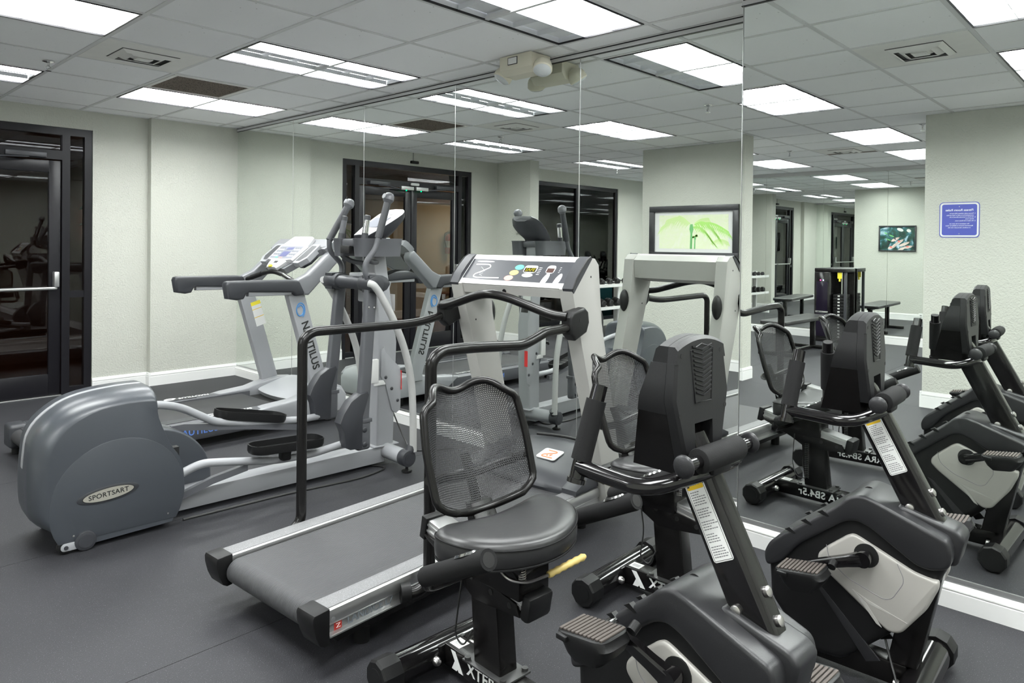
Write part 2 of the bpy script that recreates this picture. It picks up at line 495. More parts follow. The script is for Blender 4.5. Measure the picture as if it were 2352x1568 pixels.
baseboard('baseboard_center', [((XP+e, -0.595), (XP+e, 0.955), (1, 0)), ((XPB-e, -0.595), (XPB-e, 0.955), (-1, 0)), ((XPB-0.015, 0.94+e), (XP+0.015, 0.94+e), (0, 1)), ((XPB-0.015, -0.58-e), (XP+0.015, -0.58-e), (0, -1))], h=0.125)
baseboard('baseboard_entry', [((XP+e, YB), (XP+e, -2.22), (1, 0)), ((XPB-e, YB), (XPB-e, -2.22), (-1, 0)), ((XPB-0.015, -2.235+e), (XP+0.015, -2.235+e), (0, 1))], h=0.14)
baseboard('baseboard_far', [((XB+e, YB), (XB+e, YD), (1, 0))], h=0.12)
baseboard('baseboard_back', [((XB, YB+e), (M2, YB+e), (0, 1))], h=0.12)
# metal channels that carry the mirrors, foot and head
b = MB()
b.box((M1-0.005, Y2, 0.0985), (M1-0.0015, YA, 0.108)).box((M2-0.005, YB, 0.1035), (M2-0.0015, Y2+0.006, 0.115))
b.box((M1-0.004, Y2, 0.0945), (M1+0.009, YA, 0.0985)).box((M2-0.004, YB, 0.0945), (M2+0.009, Y2, 0.1035))
struct('trim_1', b, M_ALU)
b = MB()
b.box((M1-0.007, Y2, 2.512), (M1+0.009, YA, 2.5385)).box((M2-0.007, YB, 2.512), (M2+0.009, Y2+0.007, 2.5385))
b.box((XB-0.0095, YB, 2.495), (XB+0.005, YD, 2.5385))
struct('trim_2', b, M_GRID)
b = MB()
b.box((M1-0.009, Y2, 2.5082), (M1+0.009, YA, 2.5115)).box((M2-0.009, YB, 2.5082), (M2+0.009, Y2+0.009, 2.5115))
b.box((M1-0.010, Y2, 2.5345), (M1-0.0075, YA, 2.5392)).box((M2-0.010, YB, 2.5345), (M2-0.0075, Y2, 2.5392))
struct('trim_3', b, M_BRONZE)
b = MB().box((M2-0.0035, Y2-0.0005, 0.104), (M2+0.012, Y2+0.0018, 2.508))
struct('trim_4', b, M_ALU)
for y in seams[1:-1]:
    MB().box((M1-0.0012, y-0.0022, 0.106), (M1+0.006, y+0.0022, 2.507)).build('seam_strip', M_ALU, wall_right)

# ---- troffers
M_LAMP = emission_mat('fluorescent_strip', (0.97, 1.0, 0.985), LAMP)
M_LAMPOFF = mat('unlit_reflector', (0.85, 0.86, 0.88), 0.35)
M_BLADE = mat('louvre_silver', (0.72, 0.73, 0.76), 0.35, metal=0.2)
ROWN = {3: 'first row from the glass doors', 0: 'second row from the glass doors', -3: 'third row from the glass doors', -6: 'fourth row from the glass doors', -9: 'last row from the glass doors'}
COLN = {-2: 'beside the mirror wall', -5: 'second out from mirror wall', -9: 'third out from mirror wall', -12: 'by the far mirrors'}
DEAD = {(-2, 0): (1,), (-2, -3): (2,), (-5, 3): (1,), (-9, 3): (1,)}
def make_light(i, j):
    lx, ly = 2*T-0.03, T-0.03
    dead = DEAD.get((i, j), ())
    st = 'partly unlit ' if dead else 'fully lit '
    t = thing('ceiling_light', st + 'ceiling troffer, ' + ROWN[j] + ', ' + COLN[i], 'ceiling light', (i*T+T, j*T+T/2, H), 0, 'louvred ceiling lights')
    hx, hy = lx/2, ly/2
    f = MB()
    for lo, hi in (((-hx, -hy), (hx, -hy+0.011)), ((-hx, hy-0.011), (hx, hy)), ((-hx, -hy+0.011), (-hx+0.011, hy-0.011)), ((hx-0.011, -hy+0.011), (hx, hy-0.011))):
        f.box((lo[0], lo[1], -0.003), (hi[0], hi[1], 0.006))
    f.build('frame', M_BRONZE, t)
    p = MB()
    for lo, hi in (((-hx, -hy), (hx, -hy+0.008)), ((-hx, hy-0.008), (hx, hy)), ((-hx, -hy+0.008), (-hx+0.008, hy-0.008)), ((hx-0.008, -hy+0.008), (hx, hy-0.008))):
        p.box((lo[0], lo[1], 0.0062), (hi[0], hi[1], 0.075))
    p.box((-hx, -hy, 0.0752), (hx, hy, 0.08))
    p.build('housing', M_BLADE, t)
    w3 = (2*hy-0.022)/3
    for k in range(3):
        y0 = -hy+0.011+k*w3
        MB().box((-hx+0.011, y0+0.001, 0.034), (hx-0.011, y0+w3-0.001, 0.037)).build('lamp_strip', M_LAMPOFF if k in dead else M_LAMP, t, label='unlit grey strip' if k in dead else None)
    lv = MB()
    for k in (1, 2):
        y0 = -hy+0.011+k*w3
        lv.box((-hx+0.011, y0-0.0015, 0.004), (hx-0.011, y0+0.0015, 0.033))
    for k in range(1, 6):
        x0 = -hx+k*lx/6
        lv.box((x0-0.0012, -hy+0.011, 0.0045), (x0+0.0012, hy-0.011, 0.0325))
    lv.build('louvre', M_BLADE, t)
    return t
for i, j in lights: make_light(i, j)

# ---- ceiling air vents, return grille, sprinklers, emergency light
VL = {(-3, 1): 'white square ceiling vent with stepped louvres in front of the glass doors', (-3, -5): 'white square ceiling vent with stepped louvres above the right end of the mirror wall', (-10, -2): 'grimy square ceiling vent behind the partition, near the far mirrors'}
for (i, j) in vents:
    t = thing('ceiling_vent', VL[(i, j)], 'vent', (i*T+T/2, j*T+T/2, H), 0, 'square ceiling vents')
    h = T/2-0.0135
    MB().prism([(-h, -h), (h, -h), (h, h), (-h, h)], 0.0, 0.006, 'xy').build('plate', M_DUSTWHITE, t)
    MB().box((-0.17, -0.15, -0.001), (0.17, 0.15, 0.0)).build('opening', mat('vent_shadow', (0.10, 0.10, 0.10), 0.8), t)
    for k in range(3):
        a, b = 0.165-k*0.052, 0.148-k*0.046
        sl = MB()
        for (p, q) in (((-a, -b), (a, -b)), ((a, -b), (a, b)), ((a, b), (-a, b)), ((-a, b), (-a, -b))):
            d = Vector((q[0]-p[0], q[1]-p[1], 0)).normalized(); n = Vector((-d.y, d.x, 0))
            P, Q = Vector((p[0], p[1], 0)), Vector((q[0], q[1], 0))
            lo, hi = -0.004, -0.018
            sl.loft([[P+Vector((0, 0, lo)), P+n*0.004+d*0.004+Vector((0, 0, lo)), P+n*0.034+d*0.034+Vector((0, 0, hi)), P+n*0.030+d*0.030+Vector((0, 0, hi-0.003))],
                     [Q+Vector((0, 0, lo)), Q+n*0.004-d*0.004+Vector((0, 0, lo)), Q+n*0.034-d*0.034+Vector((0, 0, hi)), Q+n*0.030-d*0.030+Vector((0, 0, hi-0.003))]])
        sl.build('slat', M_DUSTWHITE, t)
    MB().box((-0.045, -0.04, -0.020), (0.045, 0.04, -0.016)).build('slat', M_DUSTWHITE, t)
    if (i, j) == (-10, -2):
        MB().box((-h+0.01, -h+0.01, -0.0015), (-0.18, h-0.01, -0.0002)).build('dirty_screen', M_GRILLE, t)
i, j = GRILLE
t = thing('return_grille', 'brown dust-stained square return air grille in white ceiling frame by the glass doors', 'vent', (i*T+T/2, j*T+T/2, H))
h = T/2-0.0135
fr = MB()
for lo, hi in (((-h, -h), (h, -h+0.03)), ((-h, h-0.03), (h, h)), ((-h, -h+0.03), (-h+0.03, h-0.03)), ((h-0.03, -h+0.03), (h, h-0.03))):
    fr.box((lo[0], lo[1], -0.004), (hi[0], hi[1], 0.008), 0.002)
fr.build('frame', M_DUSTWHITE, t)
MB().box((-h+0.03, -h+0.03, 0.004), (h-0.03, h-0.03, 0.007)).build('screen', M_GRILLE, t)
gr = MB()
for k in range(24):
    y = -h+0.04+k*(2*h-0.08)/23
    gr.box((-h+0.03, y-0.0015, -0.001), (h-0.03, y+0.0015, 0.0038))
gr.build('louvre_blades', M_GRILLE, t, kind='stuff')
SPL = ['chrome ceiling sprinkler head in front of the glass doors', 'chrome ceiling sprinkler head near the hall windows', 'chrome ceiling sprinkler head over the middle of the room', 'chrome ceiling sprinkler head behind the partition picture wall', 'chrome ceiling sprinkler head between the two partitions']
for (x, y), lb in zip(((-1.9, 1.5), (-5.39, 2.42), (-1.74, -1.03), (-5.38, -0.41), (-4.28, -2.1)), SPL):
    t = thing('sprinkler', lb, 'sprinkler', (x, y, H), 0, 'ceiling sprinklers')
    MB().lathe([(0.034, 0.0), (0.034, -0.004), (0.012, -0.010), (0.010, -0.012)]).build('escutcheon', M_CHROME, t)
    b = MB().cyl((0, 0, -0.01), (0, 0, -0.03), 0.008)
    b.tube([(-0.006, 0, -0.03), (-0.016, 0, -0.042), (-0.004, 0, -0.06)], 0.003, 6).tube([(0.006, 0, -0.03), (0.016, 0, -0.042), (0.004, 0, -0.06)], 0.003, 6)
    b.build('frame_arms', M_CHROME, t)
    MB().lathe([(0.018, -0.060), (0.018, -0.063), (0.004, -0.064)]).build('deflector', M_CHROME, t)

t = thing('emergency_light', 'ivory twin-head emergency light on the ceiling against the mirror wall', 'emergency light', (0.062, -0.90, H))
MB().prism([(-0.088, -0.0005), (0.088, -0.0005), (0.088, -0.075), (0.05, -0.115), (-0.05, -0.115), (-0.088, -0.085)], -0.135, 0.135, 'xz', 0.008).build('body', M_IVORY, t)
st = MB().box((-0.0905, -0.02, -0.058), (-0.0882, 0.06, -0.012)).build('label_plate', M_INK, t)
MB().box((-0.0912, -0.015, -0.054), (-0.0905, 0.055, -0.016)).build('printed_panel', M_PAPER, st)
for sy, dx in ((-1, -0.02), (1, -0.01)):
    c = Vector((dx, sy*0.165, -0.085)); d = Vector((-0.45, sy*0.30, -0.84)).normalized()
    hd = MB()
    hd.tube([c-d*0.050, c-d*0.045, c-d*0.025, c, c+d*0.028, c+d*0.036], 0.05, 20, radii=[0.012, 0.030, 0.050, 0.058, 0.060, 0.055])
    hd.cyl((dx, sy*0.12, -0.075), c-d*0.02, 0.018)
    ho = hd.build('lamp_head', M_IVORY, t)
    MB().tube([c+d*0.0362, c+d*0.044, c+d*0.049], 0.05, 20, radii=[0.054, 0.045, 0.015]).build('lens', M_LENS, ho)

# ---- glazed doors in the left wall
d1 = struct('door_1', MB().box((-1.174, 3.335, 0), (-1.114, 3.40, 2.371)).box((-3.199, 3.335, 0), (-3.14, 3.40, 2.371)).box((-3.14, 3.335, 2.305), (-1.174, 3.40, 2.371))
            .box((-1.352, 3.33, 0), (-1.290, 3.405, 2.305)).box((-3.02, 3.33, 0), (-2.958, 3.405, 2.305)).box((-2.958, 3.33, 2.085), (-1.352, 3.405, 2.165))
            .box((-1.290, 3.34, 0.865), (-1.174, 3.395, 0.925)).box((-3.14, 3.34, 0.865), (-3.02, 3.395, 0.925)).box((-1.290, 3.335, 0.0), (-1.174, 3.40, 0.07)).box((-3.14, 3.335, 0), (-3.02, 3.40, 0.07)), M_BRONZE)
for lo, hi in (((-1.288, 0.07), (-1.176, 0.865)), ((-1.288, 0.925), (-1.176, 2.303)), ((-3.138, 0.07), (-3.022, 0.865)), ((-3.138, 0.925), (-3.022, 2.303)), ((-2.956, 2.167), (-1.354, 2.303))):
    MB().box((lo[0], 3.364, lo[1]), (hi[0], 3.3645, hi[1])).build('pane', M_GLASS, d1)
for sx, (x0, x1) in ((1, (-2.150, -1.358)), (-1, (-2.952, -2.160))):
    lf = MB()
    lf.box((x0, 3.345, 0.012), (x0+0.09, 3.39, 2.075), 0.004).box((x1-0.09, 3.345, 0.012), (x1, 3.39, 2.075), 0.004)
    lf.box((x0+0.09, 3.345, 0.012), (x1-0.09, 3.39, 0.20), 0.004).box((x0+0.09, 3.345, 1.97), (x1-0.09, 3.39, 2.075), 0.004)
    leaf = lf.build('door_leaf', M_BRONZE, d1)
    MB().box((x0+0.088, 3.366, 0.198), (x1-0.088, 3.3665, 1.972)).build('pane', M_GLASS, leaf)
    pb = MB().tube([(x0+0.04, 3.333, 0.955), (x0+0.04, 3.285, 0.955), (x1-0.045, 3.285, 0.955), (x1-0.045, 3.333, 0.955)], 0.013, 10, 0.02)
    pb.build('push_bar', M_ALU, leaf)
    hx = x1-0.045 if sx > 0 else x0+0.045
    MB().box((hx-0.02, 3.27, 0.965), (hx+0.02, 3.343, 1.10), 0.008).build('latch_case', M_ALU, leaf)
    cl = MB().box((x1-0.42 if sx > 0 else x0+0.12, 3.285, 2.092), (x1-0.12 if sx > 0 else x0+0.42, 3.328, 2.135), 0.005)
    cl.build('door_closer', M_DGREY, d1)
    MB().tube([(x1-0.25 if sx > 0 else x0+0.25, 3.30, 2.088), (x1-0.40 if sx > 0 else x0+0.40, 3.27, 2.08), (x1-0.62 if sx > 0 else x0+0.62, 3.32, 2.06)], 0.008, 8).build('closer_arm', M_DGREY, d1)
for x in (-2.06, -2.30):
    MB().box((x-0.10, 3.295, 2.055), (x+0.10, 3.344, 2.10), 0.004).build('door_magnet', M_ALU, d1)
    MB().ball((x+0.02, 3.30, 2.050), 0.009, 10, 6).build('indicator_lamp', emission_mat('green_led', (0.0, 1.0, 0.30), 3.0), d1)
MB().prism(rrect(-2.255, 2.118, -2.115, 2.150, 0.014), 3.305, 3.3295, 'xz').build('motion_sensor', M_ALU, d1)
MB().box((-3.14, 3.33, 0.0), (-1.174, 3.42, 0.010), 0.002).build('threshold', M_ALU, d1)
t = thing('door_sensor', 'small black motion sensor with thin cord above the glass doors', 'sensor', (-2.17, YD-0.0005, 2.415))
MB().box((-0.06, -0.04, -0.018), (0.06, 0, 0.018), 0.008).build('case', M_BLACK, t)
MB().tube([(0.01, -0.004, 0.016), (0.01, -0.004, 0.124)], 0.003, 6).build('cord', M_BLACK, t)

# ---- hall windows
wn = MB().box((-4.06, 3.34, 0.10), (-4.0210, 3.40, 2.358)).box((-6.7195, 3.34, 0.10), (-6.66, 3.40, 2.358)).box((-6.66, 3.34, 2.30), (-4.06, 3.40, 2.358)).box((-6.66, 3.34, 0.10), (-4.06, 3.40, 0.16)).box((-5.66, 3.335, 0.16), (-5.56, 3.405, 2.30))
w1 = struct('window_1', wn, M_BRONZE)
MB().box((-5.56, 3.364, 0.16), (-4.06, 3.3645, 2.30)).build('pane', M_GLASS, w1)
MB().box((-6.66, 3.364, 0.16), (-5.66, 3.3645, 2.30)).build('pane', M_GLASS, w1)

# ---- the hall outside
struct('floor_hall', MB().box((-11, 3.45, -0.06), (2.5, 7.0, -0.002)), M_CARPET)
struct('ceiling_hall', MB().box((-11, 3.45, 2.60), (2.5, 7.0, 2.65)), M_HALLDARK)
struct('wall_hall', MB().box((-11, 6.6, 0), (-3.6, 6.75, 2.15)).box((-11.2, 3.5, 0), (-11, 6.75, 2.6)).box((2.4, 3.5, 0), (2.55, 6.75, 2.6)), M_HALLWALL)
struct('wall_hall_panel', MB().box((-11, 6.55, 2.15), (2.4, 6.75, 2.6)).box((-3.6, 6.6, 0), (2.4, 6.75, 2.15)), M_HALLDARK)
baseboard('baseboard_hall', [((-11, 6.6-e), (2.4, 6.6-e), (0, -1))], h=0.14)
la = bpy.data.lights.new('hall_lamp', 'AREA'); la.energy = 65; la.size = 0.6; la.color = (1.0, 0.78, 0.5)  # unseen fill light, added to brighten the hall wall
lo = bpy.data.objects.new('hall_lamp', la); COL.objects.link(lo); lo.location = (-6.2, 5.4, 2.58)
# ================================================================= recumbent bikes
# local axes: x = forward (towards the pedals), y = left of the rider, z = up; origin under the rear stabiliser
def mesh_panel(fn, nu, nv, name, material, parent):
    me = bpy.data.meshes.new(name)
    V = []; F = []; UV = []
    for j in range(nv+1):
        for i in range(nu+1):
            V.append(fn(i/nu, j/nv)); UV.append((i/nu, j/nv))
    for j in range(nv):
        for i in range(nu):
            a = j*(nu+1)+i
            F.append((a, a+1, a+nu+2, a+nu+1))
    me.from_pydata(V, [], F)
    uv = me.uv_layers.new(name='UVMap')
    for l in me.loops: uv.data[l.index].uv = UV[l.vertex_index]
    me.materials.append(material)
    me.polygons.foreach_set('use_smooth', [True]*len(me.polygons))
    return link(name, me, parent)

def make_bike(x, y, yaw, ds, crank_deg, label, lever):
    g = 'recumbent exercise bikes'
    b = thing('recumbent_bike', label, 'exercise bike', (x, y, 0), R(yaw), g)
    # stabilisers
    for sx, nm in ((0.0, 'rear_stabilizer'), (1.09, 'front_stabilizer')):
        st = MB().cyl((sx, -0.21, 0.056), (sx, 0.21, 0.056), 0.046, seg=28)
        so = st.build(nm, M_BLACKGLOSS, b)
        for s in (-1, 1):
            cp = MB()
            a, c = s*0.198, s*0.268
            cp.tube([(sx, a, 0.0565), (sx, a+s*0.004, 0.0565), (sx, c-s*0.006, 0.0565), (sx, c, 0.0565)], 0.056, 10, radii=[0.0545, 0.0560, 0.0560, 0.050])
            if nm == 'rear_stabilizer': cp.cyl((sx, c, 0.0565), (sx, c+s*0.0015, 0.0565), 0.032, seg=20)
            cp.build('end_cap', M_BLACK, so, smooth=20)
        for s in (-1, 1):
            MB().lathe([(0.0, 0.040), (0.014, 0.040), (0.014, 0.052), (0.009, 0.060), (0.0, 0.061)], (sx+(0.002 if sx == 0 else -0.1), s*0.072, 0.056), 'x', 14).build('bolt', M_STEEL, so)
    # base rail with printed side
    br = MB().box((0.040, -0.035, 0.028), (1.055, 0.035, 0.098), 0.004).box((0.012, -0.055, 0.03), (0.042, 0.055, 0.092), 0.004)
    base = br.build('base_rail', M_BLACKSATIN, b)
    MB().box((0.052, -0.022, 0.0981), (0.100, 0.022, 0.0986)).build('sticker', M_PAPER, base)
    MB().box((0.060, -0.012, 0.09861), (0.092, 0.010, 0.0988)).build('sticker_print', mat('sticker_grey', (0.5, 0.5, 0.5), 0.5), base)
    for s in (-1, 1):
        m = frame_mtx((0.330, s*0.0352, 0.064), (-s*-1.0 if s < 0 else -1.0, 0, 0), (0, 0, 1)) if False else frame_mtx((0.335, s*0.0352, 0.064), (1.0 if s < 0 else -1.0, 0, 0), (0, 0, 1))
        lettering('XTERRA SB4.5r', 0.052, M_WHITEINK, m, base, bold=0.0012, space=1.05)
        lg = MB()
        x0 = 0.075
        lg.prism([(x0, 0.092), (x0+0.022, 0.092), (x0+0.062, 0.034), (x0+0.040, 0.034)] if s < 0 else [(0.605, 0.092), (0.583, 0.092), (0.543, 0.034), (0.565, 0.034)], s*0.0351, s*0.0357, 'xz')
        lg.prism([(x0+0.006, 0.034), (x0+0.030, 0.034), (x0+0.036, 0.043), (x0+0.022, 0.066)] if s < 0 else [(0.599, 0.034), (0.575, 0.034), (0.569, 0.043), (0.583, 0.066)], s*0.0351, s*0.0357, 'xz')
        lg.build('emblem', M_WHITEINK, base, smooth=0)
    # rear post and bracket
    MB().prism([(0.188, 0.098), (0.308, 0.098), (0.283, 0.335), (0.166, 0.345)], -0.036, 0.036, 'xz', 0.006).build('rear_post', M_BLACKSATIN, b)
    pl = MB().box((0.155, -0.055, 0.0985), (0.345, 0.055, 0.1045), 0.001)
    for px in (0.17, 0.33):
        for py in (-0.045, 0.045): pl.lathe([(0.010, 0.1045), (0.010, 0.113), (0.0, 0.114)], (px, py, 0), 'z', 10)
    pl.build('post_flange', mat('dull_flange', (0.08, 0.08, 0.08), 0.35, metal=0.6), b)
    cr = MB().prism([(-0.040, 0.415), (-0.055, 0.425), (-0.045, 0.428), (0.385, 0.358), (0.40, 0.322), (0.30, 0.312), (0.20, 0.305), (0.115, 0.352)], -0.052, 0.052, 'xz', 0.004)
    cro = cr.build('seat_bracket', M_BLACKSATIN, b)
    for hx, hz in ((0.10, 0.385), (0.19, 0.37), (0.28, 0.355), (0.36, 0.345)):
        for s in (-1, 1): MB().cyl((hx, s*0.052, hz), (hx, s*0.0535, hz), 0.009, seg=12).build('bolt', M_GAUNT, cro)
    # seat rail: aluminium slide on a slope, with end caps
    ang = math.atan2(-0.092, 0.485)
    def rail_m(): return Matrix.Translation((-0.045, 0, 0.447)) @ Matrix.Rotation(-ang, 4, 'Y')
    rl = MB().box((0.0, -0.042, -0.026), (0.455, 0.042, 0.026), 0.004, mtx=rail_m()).box((0.0, -0.045, -0.012), (0.455, 0.045, -0.006), mtx=rail_m()).box((0.0, -0.045, 0.008), (0.455, 0.045, 0.014), mtx=rail_m())
    rail = rl.build('slide_rail', M_ALU, b)
    MB().box((-0.028, -0.050, -0.044), (0.0, 0.050, 0.032), 0.004, mtx=rail_m()).build('end_cap', M_BLACK, rail)
    MB().box((0.455, -0.050, -0.046), (0.492, 0.050, 0.032), 0.012, mtx=rail_m()).build('end_cap', M_BLACK, rail)
    # carriage that slides with the seat (offset ds)
    c = MB()
    c.box((0.20+ds, -0.062, 0.372), (0.41+ds, 0.062, 0.47), 0.006).box((0.26+ds, -0.09, 0.470), (0.44+ds, 0.09, 0.492), 0.004)
    c.box((0.17+ds, -0.05, 0.455), (0.27+ds, 0.05, 0.488), 0.004)
    car = c.build('seat_carriage', M_BLACKSATIN, b)
    pitch = 0.0016
    sp = [(0.435+ds+0.010*math.cos(k*0.9), -0.075+0.010*math.sin(k*0.9), 0.452+k*pitch*0.6) for k in range(44)]
    MB().tube(sp, 0.0018, 6).build('coil_spring', M_STEEL, car)
    # seat cushion: D shaped
    half = [(0.238, 0.0), (0.232, 0.07), (0.222, 0.14), (0.217, 0.185), (0.224, 0.215), (0.245, 0.234), (0.280, 0.242), (0.320, 0.238), (0.362, 0.222), (0.402, 0.192), (0.438, 0.148), (0.463, 0.098), (0.478, 0.048), (0.482, 0.0)]
    full_d = half[:-1]+[(a, -c) for a, c in reversed(half[1:])]
    full_d = half+[(a, -c) for a, c in reversed(half[1:-1])]
    def dshape(k):
        P = []
        n_ = len(full_d)
        for i in range(n_):
            p0, p1, p2, p3 = (full_d[(i+q) % n_] for q in (-1, 0, 1, 2))
            for u in (0.0, 0.5):
                def cr_(a, b_, c_, d_): return 0.5*((2*b_)+(-a+c_)*u+(2*a-5*b_+4*c_-d_)*u*u+(-a+3*b_-3*c_+d_)*u**3)
                xx, yy = cr_(p0[0], p1[0], p2[0], p3[0]), cr_(p0[1], p1[1], p2[1], p3[1])
                P.append((0.335+(xx-0.335)*k+ds, yy*k))
        return P
    rings = []
    for k, z in ((0.86, 0.492), (0.96, 0.495), (1.0, 0.508), (1.005, 0.530), (0.995, 0.546), (0.965, 0.558), (0.90, 0.566), (0.70, 0.570), (0.35, 0.571)):
        rings.append([Vector((px, py, z+0.012*(abs(py)/0.222)**2*(1 if z > 0.54 else 0))) for px, py in dshape(k)])
    cush = MB().loft(rings).build('seat_cushion', M_VINYL, b, smooth=60)
    pr = [Vector((px, py, 0.547+0.012*(abs(py)/0.222)**2)) for px, py in dshape(0.998)]
    MB().tube(pr, 0.0028, 6, loop=True).build('piping', M_FOAM, cush)
    pr = [Vector((px, py, 0.499)) for px, py in dshape(0.988)]
    MB().tube(pr, 0.0030, 6, loop=True).build('piping', M_FOAM, cush)
    # mesh back rest
    def wid(v):
        lo = 1-0.30*max(0, 1-v/0.14)**2
        hi = 1-0.20*max(0, (v-0.90)/0.10)**2
        mid = 1+0.035*math.sin(math.pi*v) - 0.11*max(0, v-0.6)
        return 0.196*lo*hi*mid
    def back(u, v):
        uu = 2*u-1
        t = uu*wid(v)
        top = 0.920+0.013*math.cos(math.pi*min(1.0, abs(uu)*1.5)+math.pi)-0.030*(max(0, abs(uu)-0.66)/0.34)**2
        bot = 0.562+0.030*uu*uu
        z = bot+v*(top-bot)
        s = 0.178-(z-0.562)*0.42+0.07*(z-0.74)**2+ (0.052+0.03*v)*uu*uu
        return Vector((s+ds, t, z))
    bk = MB()
    loop = [back(u/24, 0) for u in range(24)]+[back(1, v/20) for v in range(20)]+[back(1-u/24, 1) for u in range(24)]+[back(0, 1-v/20) for v in range(20)]
    bk.tube(loop, 0.0125, 10, loop=True)
    bo = bk.build('back_frame', M_BLACKSATIN, b, smooth=60)
    mesh_panel(back, 24, 20, 'back_mesh', M_MESH, bo)
    MB().prism([(0.150+ds, 0.585), (0.174+ds, 0.585), (0.235+ds, 0.49), (0.175+ds, 0.47)], -0.045, 0.045, 'xz', 0.004).tube([back(0.5, 0.02)+Vector((-0.02, 0, 0)), back(0.5, 0.45)+Vector((-0.022, 0, 0))], 0.016, 8).build('back_strut', M_BLACKSATIN, bo)
    hb = MB().tube([back(0.0, 0.32)+Vector((-0.014, 0, 0)), back(0.15, 0.26)+Vector((-0.035, 0, 0)), back(0.5, 0.24)+Vector((-0.040, 0, 0)), back(0.85, 0.26)+Vector((-0.035, 0, 0)), back(1.0, 0.32)+Vector((-0.014, 0, 0))], 0.015, 8, 0.08)
    hb.build('cross_bar', M_BLACKSATIN, bo)
    # side handles beside the seat
    hd = MB()
    hd.tube([(0.26+ds, -0.10, 0.43), (0.245+ds, -0.265, 0.425), (0.30+ds, -0.300, 0.49), (0.36+ds, -0.300, 0.525)], 0.017, 12, 0.04)
    hd.tube([(0.26+ds, 0.10, 0.43), (0.245+ds, 0.265, 0.425), (0.30+ds, 0.300, 0.49), (0.36+ds, 0.300, 0.525)], 0.017, 12, 0.04)
    hd.cyl((0.26+ds, -0.10, 0.43), (0.26+ds, 0.10, 0.43), 0.017)
    ho = hd.build('side_handles', M_BLACKSATIN, b)
    for s in (-1, 1):
        p0, p1 = Vector((0.29+ds, s*0.300, 0.482)), Vector((0.545+ds, s*0.300, 0.612))
        d = (p1-p0).normalized()
        gp = MB().tube([p0-d*0.012, p0, p1-d*0.01, p1, p1-d*0.001, p1-d*0.04], 0.027, 16, radii=[0.018, 0.0265, 0.028, 0.0265, 0.020, 0.0185])
        go = gp.build('hand_grip', M_FOAM, ho)
        MB().cyl(p1-d*0.012, p1+d*0.0006, 0.0185, seg=16).build('grip_mouth', M_GAUNT, go)
        c0 = p1-d*0.085
        n = Vector((-d.z, 0, d.x))
        cp = MB()
        q = [c0+d*(0.050*math.cos(2*math.pi*k/20))+Vector((0, s*-0.018*math.sin(2*math.pi*k/20), 0))+n*0.0245 for k in range(20)]
        q2 = [c0+d*(0.042*math.cos(2*math.pi*k/20))+Vector((0, s*-0.014*math.sin(2*math.pi*k/20), 0))+n*0.0305 for k in range(20)]
        cp.loft([q, q2]); 
        cp.build('pulse_plate', M_CHROME, go)
    # seat release lever with yellow grip
    if lever:
        lv = MB().tube([(0.33+ds, -0.085, 0.468), (0.39+ds, -0.085, 0.440), (0.425+ds, -0.045, 0.430), (0.445+ds, 0.02, 0.440)], 0.005, 8, 0.02).build('release_lever', M_STEEL, b)
        a, d2 = Vector((0.445+ds, 0.02, 0.440)), Vector((0.468+ds, 0.155, 0.462))
        n = 12
        MB().tube([a+(d2-a)*k/n for k in range(n+1)], 0.011, 12, radii=[0.009+(0.0022 if k % 2 else 0) for k in range(n)]+[0.006]).build('lever_grip', M_YGRIP, lv, label='yellow rubber lever grip')
    # hanging cable
    cb = MB().tube([(0.16+ds*0.3, -0.055, 0.40), (0.145, -0.062, 0.28), (0.13, -0.065, 0.17), (0.165, -0.06, 0.145), (0.185, -0.04, 0.20)], 0.0028, 6, 0.03)
    coil = [(0.215+0.010*math.cos(k*0.8), 0.075+0.010*math.sin(k*0.8), 0.34-k*0.00125) for k in range(150)]
    cb.tube(coil, 0.0022, 5).tube([(0.215, 0.085, 0.155), (0.16, 0.08, 0.15), (0.13, 0.06, 0.22), (0.14, 0.05, 0.42)], 0.0022, 6, 0.03)
    cb.build('sensor_cable', M_INK, b)
    # drive housing
    outer = [(0.640, 0.335), (0.655, 0.375), (0.675, 0.398), (0.870, 0.553), (0.900, 0.585), (0.935, 0.598), (0.970, 0.590), (1.165, 0.520), (1.172, 0.460), (1.112, 0.318), (1.040, 0.232), (1.015, 0.195), (0.880, 0.066), (0.765, 0.058), (0.648, 0.200)]
    ho = MB().prism(fillet_poly(outer, 0.022), -0.085, 0.085, 'xz', 0.030, 4).build('drive_housing', M_BLACK, b, smooth=40)
    # thick charcoal cover along the top edge, both sides
    rim_o = [(0.632, 0.350), (0.650, 0.388), (0.672, 0.410), (0.868, 0.568), (0.898, 0.602), (0.935, 0.617), (0.972, 0.609), (1.172, 0.538), (1.182, 0.505), (1.178, 0.455), (1.125, 0.437), (1.09, 0.442), (0.962, 0.520), (0.925, 0.532), (0.890, 0.522), (0.745, 0.405), (0.690, 0.330), (0.640, 0.305)]
    co = MB().prism(fillet_poly(rim_o, 0.026), -0.102, 0.102, 'xz', 0.022, 4).build('housing_cover', M_SHROUD, b, smooth=40)
    for s in (-1, 1):
        for k in range(3):
            px, pz = 0.715+k*0.052, 0.452+k*0.042
            MB().prism([(px-0.012, pz-0.004), (px+0.020, pz-0.012), (px+0.026, pz-0.008), (px+0.004, pz+0.006)], s*0.086, s*0.1032, 'xz').build('notch', M_BLACK, co)
    MB().cyl((0.935, -0.001, 0.60), (0.935, 0.001, 0.60), 0.018, seg=16).build('seam', M_INK, co)
